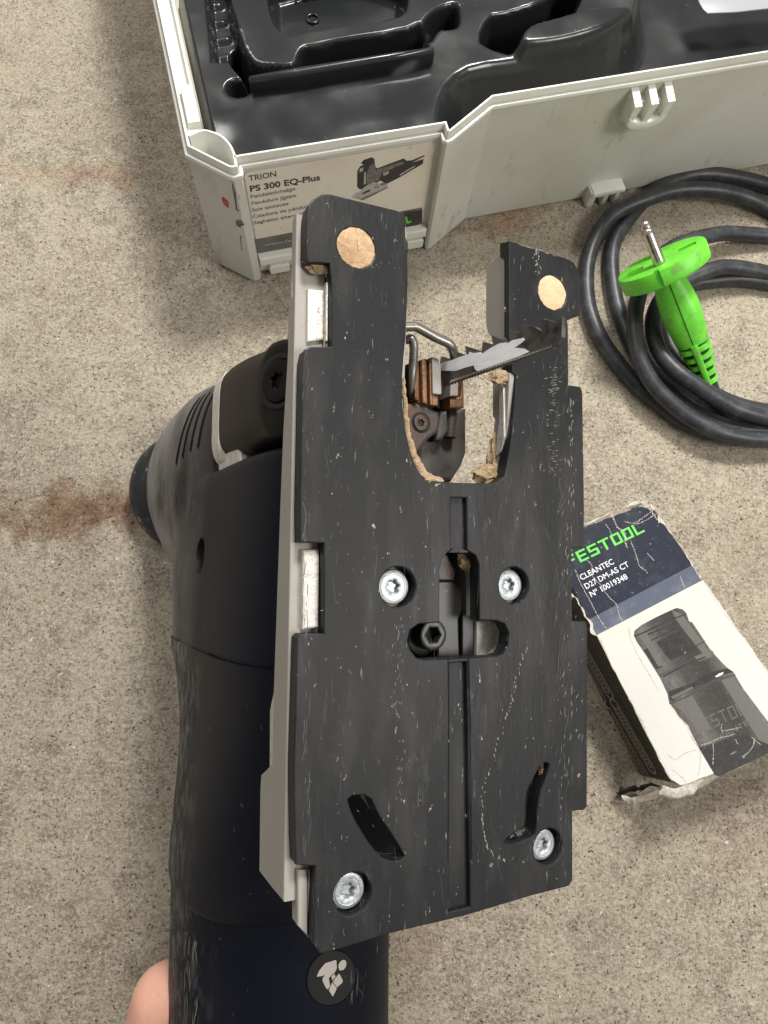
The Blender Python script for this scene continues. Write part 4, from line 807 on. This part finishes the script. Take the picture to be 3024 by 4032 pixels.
for k in range(60): nk(random.gauss(1000 + 1460 * .8439, 22), 2000 + .8439 * random.uniform(0, 1500), random.uniform(.5, 2.2), random.uniform(.03, .11), random.uniform(.9, 1.9))
for k in range(45): nk(random.gauss(1050 + 1530 * .7836, 6), 700 + .7836 * random.uniform(900, 1659), random.uniform(.5, 2.0), random.uniform(.04, .14), random.uniform(1.3, 1.8))
for k in range(34): nk(random.uniform(1215, 1560), random.uniform(1450, 3350), random.uniform(.2, .9), random.uniform(.03, .07), random.uniform(0, 3.1))
for k in range(60): nk(random.gauss(1570, 12), random.uniform(2400, 3150), random.uniform(.3, 1.2), random.uniform(.03, .07), random.uniform(1.1, 2.0))
for k in range(16): nk(1050 + .7836 * random.gauss(1358, 8), 700 + .7836 * random.uniform(335, 480), random.uniform(.4, 1.2), random.uniform(.08, .25), random.uniform(.6, 2.2))
for k in range(22): nk(1050 + .7836 * random.gauss(1222, 5), 700 + .7836 * random.uniform(430, 800), random.uniform(.5, 1.8), random.uniform(.1, .28), random.uniform(1.3, 1.8))
for k in range(30): t = random.random(); nk(1950 + .2486 * (350 + 850 * t), 900 + .2486 * (215 + 270 * t + random.gauss(18, 8)), random.uniform(.3, .8), random.uniform(.05, .15), random.uniform(-.6, .4))
sc_v, sc_f = [], []
def score(x, y, L, ang, wd):
    cx, cy = jp(x, y); n = 8; b = len(sc_v); bend = random.uniform(-.25, .25)
    for i in range(n + 1):
        t = i / n; a = ang + bend * (t - .5); px_ = cx + math.cos(ang) * L * (t - .5) - math.sin(ang) * bend * L * t * (1 - t); py_ = cy + math.sin(ang) * L * (t - .5) + math.cos(ang) * bend * L * t * (1 - t)
        ww = wd * (4 * t * (1 - t)) ** .4 * random.uniform(.5, 1)
        for k in (-1, 1): sc_v.append((px_ - math.sin(ang) * ww * k, py_ + math.cos(ang) * ww * k, .018))
    sc_f.extend([(b + 2 * i, b + 2 * i + 1, b + 2 * i + 3, b + 2 * i + 2) for i in range(n)])
for k in range(60): score(random.uniform(1215, 1760), random.uniform(1400, 3600), random.uniform(1.5, 9), random.gauss(1.57, .12), random.uniform(.02, .06))
for k in range(60): score(random.uniform(1870, 2230), random.uniform(1450, 3450), random.uniform(1.5, 8), random.gauss(1.57, .16), random.uniform(.02, .06))
for k in range(60): score(random.gauss(2215, 22), random.uniform(1400, 3350), random.uniform(2, 8), random.gauss(1.4, .25), random.uniform(.04, .1))
for k in range(50): score(random.gauss(1200, 8), random.uniform(1420, 3350), random.uniform(1, 6), random.gauss(1.57, .1), random.uniform(.04, .13))
for k in range(26): score(random.uniform(1240, 1560), random.uniform(820, 1350), random.uniform(1, 5), random.gauss(1.57, .3), random.uniform(.02, .05))
link('score_marks', mesh(sc_v, sc_f), M('scored_grey_plastic', (.06, .059, .057), .55), jig, kind='stuff')
nk_o = link('scratch_marks', mesh(nick_v, nick_f), M('scratched_pale_plastic', (.21, .20, .18), .5), jig, kind='stuff')
# body: rear barrel, head column, gear cover, bright collar, cap
PY = lambda p, q, s: (p, s, -q)       # loft along y; q = depth behind the sole
PT = lambda p, q, s: (p, q, -s)       # loft along depth; q = y
st = [(-215, -7, 98, 37, 38, 2.3), (-150, -7, 98, 37, 38, 2.3), (-110, -7, 97, 37.5, 40, 2.4)]
rear = link('grip', loftmesh([(y, -7, 98, 36.85, 38, 2.33) for y in range(-240, -117, 6)] + interp([(-116, -7, 98, 36.85, 38, 2.33), (-103, -7, 96, 37.2, 40, 2.5)], 4), PY, 72), m_body, jig, 60)
mid = link('housing', loftmesh(interp([(-104.5, -7, 95, 37.8, 41, 2.6), (-102, -6.6, 94, 38.4, 42, 2.7), (-90, -6, 90, 38.4, 46.5, 3.0), (-60, -5, 84.5, 37.4, 53, 3.3), (-40, -4.5, 86.5, 37.4, 63, 3.7), (-30, -4.5, 89, 38, 70, 3.9), (-26, -4.5, 89.3, 38, 71, 4.0)], 5), PY, 80), m_body, jig, 60)
f_me = loftmesh(interp([(-27.5, -4.5, 89, 37.3, 70, 4.0), (-25, -4.5, 89.5, 37.3, 71, 4.0), (0, -3.6, 94, 37.3, 80, 4.0), (20, -3, 93, 36.5, 80, 4.6), (30.5, -3, 93, 36, 80, 4.8), (32.3, -3, 93, 35.2, 79.2, 4.8), (33, -3, 93, 34, 78, 4.8)], 5), PY, 80)
h_me = loftmesh(interp([(84, -3, 36, 34.6, 36.6, 3.6), (100, -3, 36, 35.6, 38.5, 3.6), (125, -3, 35.5, 36.4, 41.3, 3.4), (150, -3, 36, 37, 44.5, 3.2), (175, -3, 37.0, 37.6, 44.0, 3.0), (195, -3, 40, 37.8, 40, 2.8), (212, -3, 42, 37, 35, 2.6), (224, -3, 43, 35.5, 31, 2.4), (232, -3, 43, 30.5, 26, 2.3)], 5), PT, 80)
front = link('housing', joinmesh([f_me, h_me]), m_bodydust, jig)
md = front.modifiers.new('r', 'REMESH'); md.mode = 'VOXEL'; md.voxel_size = .0011
md = front.modifiers.new('s', 'SMOOTH'); md.factor = .5; md.iterations = 10
front.data = bpy.data.meshes.new_from_object(front.evaluated_get(bpy.context.evaluated_depsgraph_get())); front.modifiers.clear()
if not front.data.materials: front.data.materials.append(m_bodydust)
front.data.shade_smooth()
hc = js(*sub(ZD, [(597, 1660)])[0], -40.6)
vent_loops = [ell(hc[0], hc[1], 6.2, None, 28)]
vents = [slabmesh([ell(hc[0], hc[1], 6.2, None, 28)], -60, -31, 0, lambda p: (p[2], p[0], p[1]))]
for a, b in (((520, 545), (452, 1030)), ((552, 525), (492, 985)), ((594, 510), (540, 940)), ((640, 488), (588, 915))):
    p, q = [js(*sub(ZD, [k])[0], -38.5) for k in (a, b)]
    d = Vector((q[0] - p[0], q[1] - p[1])).normalized(); n = Vector((-d.y, d.x)) * 2.0
    vent_loops.append([(p[0] + n.x, p[1] + n.y), (q[0] + n.x, q[1] + n.y), (q[0] - n.x, q[1] - n.y), (p[0] - n.x, p[1] - n.y)])
    vents.append(slabmesh([vent_loops[-1]], -60, -32.5, 0, lambda v: (v[2], v[0], v[1])))
vents.append(mesh([(x, y, -t) for y in (16, 45) for x, t in ((-10, -5), (-4, 20), (4, 35), (12, 55), (20, 75), (60, 110), (60, -5))], [tuple(range(7)), tuple(range(7, 14))] + [(i, (i + 1) % 7, 7 + (i + 1) % 7, 7 + i) for i in range(7)]))
cut(front, vents)
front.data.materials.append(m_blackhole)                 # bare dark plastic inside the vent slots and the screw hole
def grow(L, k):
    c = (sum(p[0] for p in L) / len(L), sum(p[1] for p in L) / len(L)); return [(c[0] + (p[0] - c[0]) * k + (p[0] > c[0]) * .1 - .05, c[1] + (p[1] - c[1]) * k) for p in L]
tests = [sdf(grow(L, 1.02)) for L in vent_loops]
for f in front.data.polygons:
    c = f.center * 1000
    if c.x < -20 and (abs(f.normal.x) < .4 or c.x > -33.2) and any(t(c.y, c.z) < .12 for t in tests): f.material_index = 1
link('deep_screw', slabmesh([ell(hc[0], hc[1], 3.0, None, 20), ell(hc[0], hc[1], 1.2, None, 6)], -34.6, -33.1, .2, lambda p: (p[2], p[0], p[1])), m_steel, jig, 40)
link('cap', loftmesh(interp([(218, -3, 41, 36, 30, 2.1), (223, -3, 41, 41, 33, 2.1), (228, -3, 41, 43.2, 34.5, 2.1), (234, -3, 41, 42, 34, 2.1), (239, -3, 41, 36, 30, 2.1)], 4), PT, 64), m_knob, jig, 60)
link('gear_cover', loftmesh(interp([(8, -17, 46, 8, 10, 5), (10, -17.5, 47, 10.5, 12, 6), (23, -17.0, 48.5, 17.8, 13.8, 7), (29, -16.8, 49, 20.3, 14.4, 7), (35, -17, 49, 21.4, 15, 4.2), (55, -13.5, 50, 25.6, 16.5, 4.6), (70, -9.5, 51, 29.6, 17, 4.8), (76, -8.5, 51, 30.6, 17, 4.8)], 4), PT, 72), m_gear, jig, 60)
link('collar', loftmesh([(74, -8, 50, 29.2, 16.8, 5), (74.5, -7.6, 50, 31.6, 18.4, 5), (83.5, -7.6, 50, 31.6, 18.4, 5), (84, -7, 50, 31, 17.5, 5)], PT, 72), m_raw, jig, 40)
cs = Vector((-35.0, 50.0, -24.4)); nn = Vector((-.88, 0, .475)).normalized(); ee = Vector((0, 1, 0)); ff = nn.cross(ee)
gx = lambda p: cs + ee * p[0] + ff * p[1] + nn * p[2]
link('cover_screw', slabmesh([ell(0, 0, 5.8, None, 36), torx(0, 0, 2.0)], -1.5, 1.6, .5, gx), m_gear, jig, 40)
link('cover_screw_seat', slabmesh([ell(0, 0, 7.6, None, 36), ell(0, 0, 6.0, None, 36)], -2, .9, .3, gx), m_blackhole, jig, 40)
slab('gear_frame', [[(30, -56), (43, -62), (43, -84), (30, -84)]], -36.6, 10, m_raw, jig, .8, lambda p: (p[2], p[0], p[1]))
slab('gear_frame', [[(30, -8), (30, -34), (14, -34), (-60, -30), (-60, -8)]], -34, -26, m_raw, jig, .5, lambda p: (p[2], p[0], p[1]))
# sole mounting block in front of the body, seen through the slot
slab('clamp_bracket', [[jp(*p, -20) for p in sub(Z4, [(100, 960), (330, 905), (440, 940), (545, 1000), (560, 1060), (545, 1180), (440, 1260), (330, 1400), (300, 1700), (100, 1760)])]], -30, -20, m_rust, jig, 1.0)
slab('clamp_bracket', [[jp(*p, -26) for p in sub(Z4, [(540, 985), (800, 965), (803, 1380), (760, 1500), (665, 1650), (430, 1640), (330, 1560), (350, 1300)])]], -44, -26, m_steel, jig, 1.2)
slab('clamp_bracket', [[jp(*p, -23) for p in sub(Z4, [(540, 1000), (610, 990), (618, 1180), (560, 1270), (500, 1270)])]], -32, -22, m_steel, jig, 1.0)
link('roller_pin', tubemesh([FJ.hit(*sub(Z4, [p])[0], 2, -24) for p in [(655, 985), (650, 1100), (640, 1240)]], 1.9, 14), m_rust, jig, 60)
cx2, cy2 = jp(*sub(Z4, [(372, 1102)])[0], -19.6)
link('bracket_screw', slabmesh([ell(cx2, cy2, 2.3, None, 24), torx(cx2, cy2, .9)], -21, -19.3, .3), m_rust, jig, 40)
link('screw_seat', slabmesh([ell(cx2 + .3, cy2 + .2, 3.1, None, 24)], -20.2, -19.9, 0), m_blackhole, jig)
for k, (xa, xb, dz) in enumerate(((310, 352, 0), (354, 384, -1.6), (386, 432, -.2), (434, 452, -1.4), (454, 486, -.1))):
    slab('jaw', [[jp(*p, -18) for p in sub(Z4, [(xa, 520 - (xa - 310) * .18), (xb, 520 - (xb - 310) * .18), (xb + 8, 900 + k * 14 if k < 4 else 930), (xa + 8, 880 + k * 14)])]], -30, -18 + dz, m_bronze, jig, .45)
slab('jaw', [[jp(*p, -18) for p in sub(Z4, [(478, 832), (545, 850), (540, 940), (478, 935)])]], -30, -18.3, m_bronze, jig, .4)
slab('jaw', [[jp(*p, -17.2) for p in sub(Z4, [(478, 485), (530, 500), (560, 560), (568, 830), (548, 838), (485, 828)])]], -30, -17.2, m_alu, jig, .3)
slab('jaw', [[jp(*p, -20) for p in sub(Z4, [(645, 870), (740, 860), (770, 700), (778, 960), (650, 960)])]], -30, -20, m_bronze, jig, .4)
slab('jaw', [[jp(*p, -19) for p in sub(Z4, [(655, 700), (725, 700), (722, 850), (645, 850)])]], -28, -19, m_alu, jig, .3)
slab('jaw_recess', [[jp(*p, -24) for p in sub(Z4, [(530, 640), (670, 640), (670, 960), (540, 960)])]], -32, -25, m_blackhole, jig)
# wire guard
def wire(pts, r): link('wire_guard', tubemesh(spline([FJ.hit(*sub(Z4, [(a, b)])[0], 2, z) for a, b, z in pts], 6), r, 12), m_wire, jig, 60)
wire([(120, 210, -14), (270, 205, -14), (330, 208, -14), (420, 255, -14), (520, 310, -14), (620, 355, -14), (665, 400, -14.5), (682, 460, -16), (688, 540, -19)], 1.35)
wire([(230, 330, -17), (280, 318, -16), (305, 380, -16), (303, 520, -17), (290, 660, -18), (282, 800, -20), (292, 880, -22)], 1.25)
# blade, standing out of the slot in the plane x = 12
bxv = 11.9
def bl(pts, mm=Z4): return [js(*q, bxv) for q in sub(mm, pts)]
top_e = [(560, 480), (655, 512), (575, 552), (700, 515), (705, 440), (800, 478), (785, 385), (940, 435), (950, 345), (1045, 372), (1030, 285), (1175, 345), (1205, 330), (1215, 240), (1330, 275), (1310, 180), (1440, 210), (1500, 250), (1495, 125), (1620, 160), (1660, 130), (1690, 118)]
bot_e = [(1660, 370)]
bb = [(1640, 385), (560, 760)]
nt = 38; lower = []
for i in range(nt):
    t0 = i / nt; t1 = (i + .55) / nt; x0_, y0_ = 1610 + (600 - 1610) * t0, 388 + (738 - 388) * t0; x1_, y1_ = 1610 + (600 - 1610) * t1, 388 + (738 - 388) * t1
    lower += [(x0_, y0_), (x1_ + 4, y1_ + 17)]
bladepoly = bl(top_e + [(1685, 300), (1650, 372)] + lower + [(560, 760), (545, 640), (548, 560)])
BX = lambda p: (p[2], p[0], p[1])
blade = slab('saw_blade', [bladepoly], bxv, bxv + 1.1, m_bladedark, jig, 0, BX)
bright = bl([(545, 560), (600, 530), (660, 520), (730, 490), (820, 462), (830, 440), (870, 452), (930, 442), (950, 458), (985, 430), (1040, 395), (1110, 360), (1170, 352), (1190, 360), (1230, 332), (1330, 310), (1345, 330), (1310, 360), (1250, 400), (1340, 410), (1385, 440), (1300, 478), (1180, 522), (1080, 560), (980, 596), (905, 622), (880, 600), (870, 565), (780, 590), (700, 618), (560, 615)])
slab('painted_reflection', [bright], bxv - .14, bxv - .02, m_bladereflection, blade, 0, BX)  # reflection on the blade flank, painted as a pale patch
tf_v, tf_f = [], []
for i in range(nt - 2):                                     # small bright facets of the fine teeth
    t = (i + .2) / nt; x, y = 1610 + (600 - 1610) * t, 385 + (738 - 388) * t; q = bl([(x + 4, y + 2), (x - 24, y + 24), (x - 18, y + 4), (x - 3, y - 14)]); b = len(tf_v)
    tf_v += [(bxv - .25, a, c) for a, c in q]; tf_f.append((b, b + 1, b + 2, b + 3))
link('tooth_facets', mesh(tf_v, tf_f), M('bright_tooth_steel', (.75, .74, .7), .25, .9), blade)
# round pictogram on the grip
g = loftmesh  # (kept short)
def grip_pt(px_, py_, lift=0):                               # photo point on the barrel surface
    r = ray(px_, py_); o = CAMP; best = None
    lo = FJ.loc(o) ; dl = FJ.loc(o + r) - lo
    t = .10; step_ = .0004
    while t < .5:
        p = lo + dl * t; x, q = (p.x + 7) / (36.9 + lift), (-p.z - 98) / (38 + lift)
        if abs(x) ** 2.33 + abs(q) ** 2.33 < 1:
            if step_ < 1e-6: return p
            t -= step_; step_ /= 8
        t += step_
    return lo + dl * .3
ZI = (1150, 3650, .18084)
def decal(name, pts, mat, lift, sub_=0):
    P = [grip_pt(*q, lift) for q in sub(ZI, pts)]; c = sum(P, Vector()) / len(P)
    cc = Vector((-7, c.y, -98)); ring2 = []
    n = len(P); vs = list(P)
    for s in (.66, .33):
        for p in P:
            m_ = c.lerp(p, s); d = Vector((m_.x + 7, 0, m_.z + 98)); 
            k = ((abs(d.x) / (36.9 + lift)) ** 2.33 + (abs(d.z) / (38 + lift)) ** 2.33) ** (1 / 2.33); d = d / max(k, .01); vs.append(Vector((-7 + d.x, m_.y, -98 + d.z)))
    fs = []
    for r_ in range(2):
        for i in range(n): fs.append((r_ * n + i, r_ * n + (i + 1) % n, (r_ + 1) * n + (i + 1) % n, (r_ + 1) * n + i))
    fs.append(tuple(range(2 * n, 3 * n)))
    return link(name, mesh(vs, fs), mat, jig, 60)
decal('sign_disc', [(860 + 530 * math.cos(a) * 1.0 + 60 * math.sin(a), 1110 - 600 * math.sin(a)) for a in [i * math.pi / 20 for i in range(40)]], m_blackhole, .12)
ringp = [grip_pt(*q, .2) for q in sub(ZI, [(858 + 535 * math.cos(a) + 60 * math.sin(a), 1110 - 605 * math.sin(a)) for a in [i * math.pi / 24 for i in range(48)]])]
link('sign_rim', tubemesh(ringp, .16, 6, True), m_body, jig, 60)
for P in ([(535, 1085), (590, 950), (720, 790), (800, 765), (950, 718), (968, 740), (975, 890), (965, 925), (930, 990), (880, 1030), (775, 1140), (830, 1290), (775, 1360), (740, 1330), (660, 1170), (670, 1110), (720, 1040), (640, 1070)],
          [(1010, 880), (1010, 820), (1050, 750), (1110, 715), (1160, 725), (1185, 780), (1170, 870), (1120, 935), (1030, 945)],
          [(855, 1075), (925, 1018), (945, 1085), (880, 1168)], [(945, 1110), (1020, 1015), (1045, 1050), (1105, 1160), (1090, 1215), (980, 1315), (890, 1190)], [(875, 1205), (975, 1325), (940, 1420), (885, 1515), (800, 1380)]):
    decal('sign_figure', P, m_icon, .3)
# pale scuff patch and worn grip edge
def scuffs(n, fx, fy_, seedz, mat, nm):
    v, f = [], []
    for _ in range(n):
        x, y = fx(), fy_(); P = grip_pt(x, y, .1); L = random.uniform(.6, 4); ww = random.uniform(.06, .3); a = random.gauss(1.57, .35)
        b = len(v)
        for t in (-1, 0, 1):
            for k in (-1, 1):
                q = P + Vector((math.cos(a) * t * L + k * ww * (1.2 - abs(t)), math.sin(a) * t * L, 0)); d = Vector((q.x + 7, 0, q.z + 98)); kq = ((abs(d.x) / 37) ** 2.33 + (abs(d.z) / 38.1) ** 2.33) ** (1 / 2.33); d /= kq; v.append(Vector((-7 + d.x, q.y, -98 + d.z)))
        f += [(b, b + 1, b + 3, b + 2), (b + 2, b + 3, b + 5, b + 4)]
    link(nm, mesh(v, f), mat, jig, kind='stuff')
m_scuff = M('pale_scuff', (.22, .20, .16), .7)
scuffs(60, lambda: random.uniform(720, 775), lambda: random.uniform(3560, 4100), 1, m_scuff, 'scuff_marks')
scuffs(16, lambda: random.gauss(1400, 18), lambda: random.gauss(3880, 40), 2, M('dull_scuff', (.07, .07, .07), .6), 'scuff_marks')

# ------------------------------------------------------------ the hand that holds the tool
def hw(x, y, t): q = FJ.hit(x, y, 2, -t); return q
person = root('person', FJ, 'bare hand gripping the jigsaw barrel from behind, its thumb in view', 'person')
V, E_, Rr = [], [], []
def chain(pts, start=None):
    prev = start
    for p, r in pts:
        V.append(Vector(p) / 1000); Rr.append(r / 1000); i = len(V) - 1
        if prev is not None: E_.append((prev, i))
        prev = i
    return prev
wr = chain([((-20, -420, -175), 30), ((-22, -360, -172), 27), ((-24, -300, -168), 26)])
palm = chain([((-20, -262, -160), 25), ((-16, -232, -158), 20), ((-10, -205, -156), 16)], 2)
t1, t2, t3, t4 = hw(640, 4650, 150), hw(650, 4420, 138), hw(652, 4165, 124), hw(668, 3945, 116)
chain([(t1, 19), (t2, 18.5), (t3, 17.2), (t4, 13.6), (t4 + Vector((17, 9, 14)), 11.5), (t4 + Vector((31, 12, 20)), 9)], 2)
me = bpy.data.meshes.new('hand'); me.from_pydata(V, E_, []); ho = bpy.data.objects.new('hand', me); COL.objects.link(ho); ho.parent = person
def skinned(ob, me, Rr):
    sk = ob.modifiers.new('skin', 'SKIN'); sk.use_smooth_shade = True
    if not me.skin_vertices: me.attributes.new('x', 'FLOAT', 'POINT') 
    lay = me.skin_vertices[0].data if me.skin_vertices else None
    if lay is None: return
    for i, r in enumerate(Rr): lay[i].radius = (r, r)
    lay[0].use_root = True
    ss = ob.modifiers.new('sub', 'SUBSURF'); ss.levels = 2; ss.render_levels = 2
def ensure_skin(ob):
    bpy.context.view_layer.objects.active = ob; ob.select_set(True)
    md = ob.modifiers.new('skin', 'SKIN')
    return md
# a union of tapered, rounded limbs remeshed into one surface
def limb(bm, a, b, ra, rb, n=20, m=8):
    a, b = Vector(a), Vector(b); d = (b - a); L = d.length; d.normalize(); up = Vector((0, 0, 1)) if abs(d.z) < .9 else Vector((1, 0, 0)); e = (up - d * up.dot(d)).normalized(); f = d.cross(e)
    rings = []
    for k in range(m + 1): ph = math.pi / 2 * (1 - k / m); rings.append((-ra * math.sin(ph), ra * max(math.cos(ph), .02)))
    for k in range(m + 1): ph = math.pi / 2 * k / m; rings.append((L + rb * math.sin(ph), rb * max(math.cos(ph), .02)))
    vs = []
    for s, r in rings: vs.append([bm.verts.new(a + d * s + (e * math.cos(2 * math.pi * j / n) + f * math.sin(2 * math.pi * j / n)) * r) for j in range(n)])
    for i in range(len(vs) - 1):
        for j in range(n): bm.faces.new((vs[i][j], vs[i][(j + 1) % n], vs[i + 1][(j + 1) % n], vs[i + 1][j]))
    bm.faces.new(vs[0][::-1]); bm.faces.new(vs[-1])
bm = bmesh.new()
for a, b in E_: limb(bm, V[a], V[b], Rr[a], Rr[b])
# palm and four fingers wrapped round the barrel from behind to its far side
gc = lambda ang, y, r: Vector((-7 + r * math.cos(ang), y, -98 + r * math.sin(ang))) / 1000
for k, y in enumerate((-196, -216, -236, -254)):
    r_ = (9.2, 9.6, 9.2, 8.2)[k]; reach = (0, 12, 4, -14)[k]
    an = [math.radians(a) for a in (-112, -72, -30 + reach * .3, 8 + reach, 38 + reach)]
    pts = [gc(a, y + 3 * i, 39 + r_ * .95) for i, a in enumerate(an)]
    for i in range(4): limb(bm, pts[i], pts[i + 1], r_ * (1.12 - .07 * i) / 1000, r_ * (1.05 - .07 * i) / 1000)
    limb(bm, gc(math.radians(-112), y, 39 + r_), Vector((-22, -290, -165)) / 1000, .0125, .020)
bmesh.ops.recalc_face_normals(bm, faces=bm.faces); bm.to_mesh(me2 := bpy.data.meshes.new('hand')); bm.free()
bpy.data.objects.remove(ho)
ho = link('hand', me2, m_skin, person)
md = ho.modifiers.new('r', 'REMESH'); md.mode = 'VOXEL'; md.voxel_size = .0016; md.use_smooth_shade = True
md = ho.modifiers.new('s', 'SMOOTH'); md.factor = .6; md.iterations = 14
new = bpy.data.meshes.new_from_object(ho.evaluated_get(bpy.context.evaluated_depsgraph_get())); ho.modifiers.clear(); ho.data = new
if not new.materials: new.materials.append(m_skin)
new.shade_smooth()
print('TRIS', sum(len(o.data.polygons) for o in SC.objects if o.type == 'MESH'))
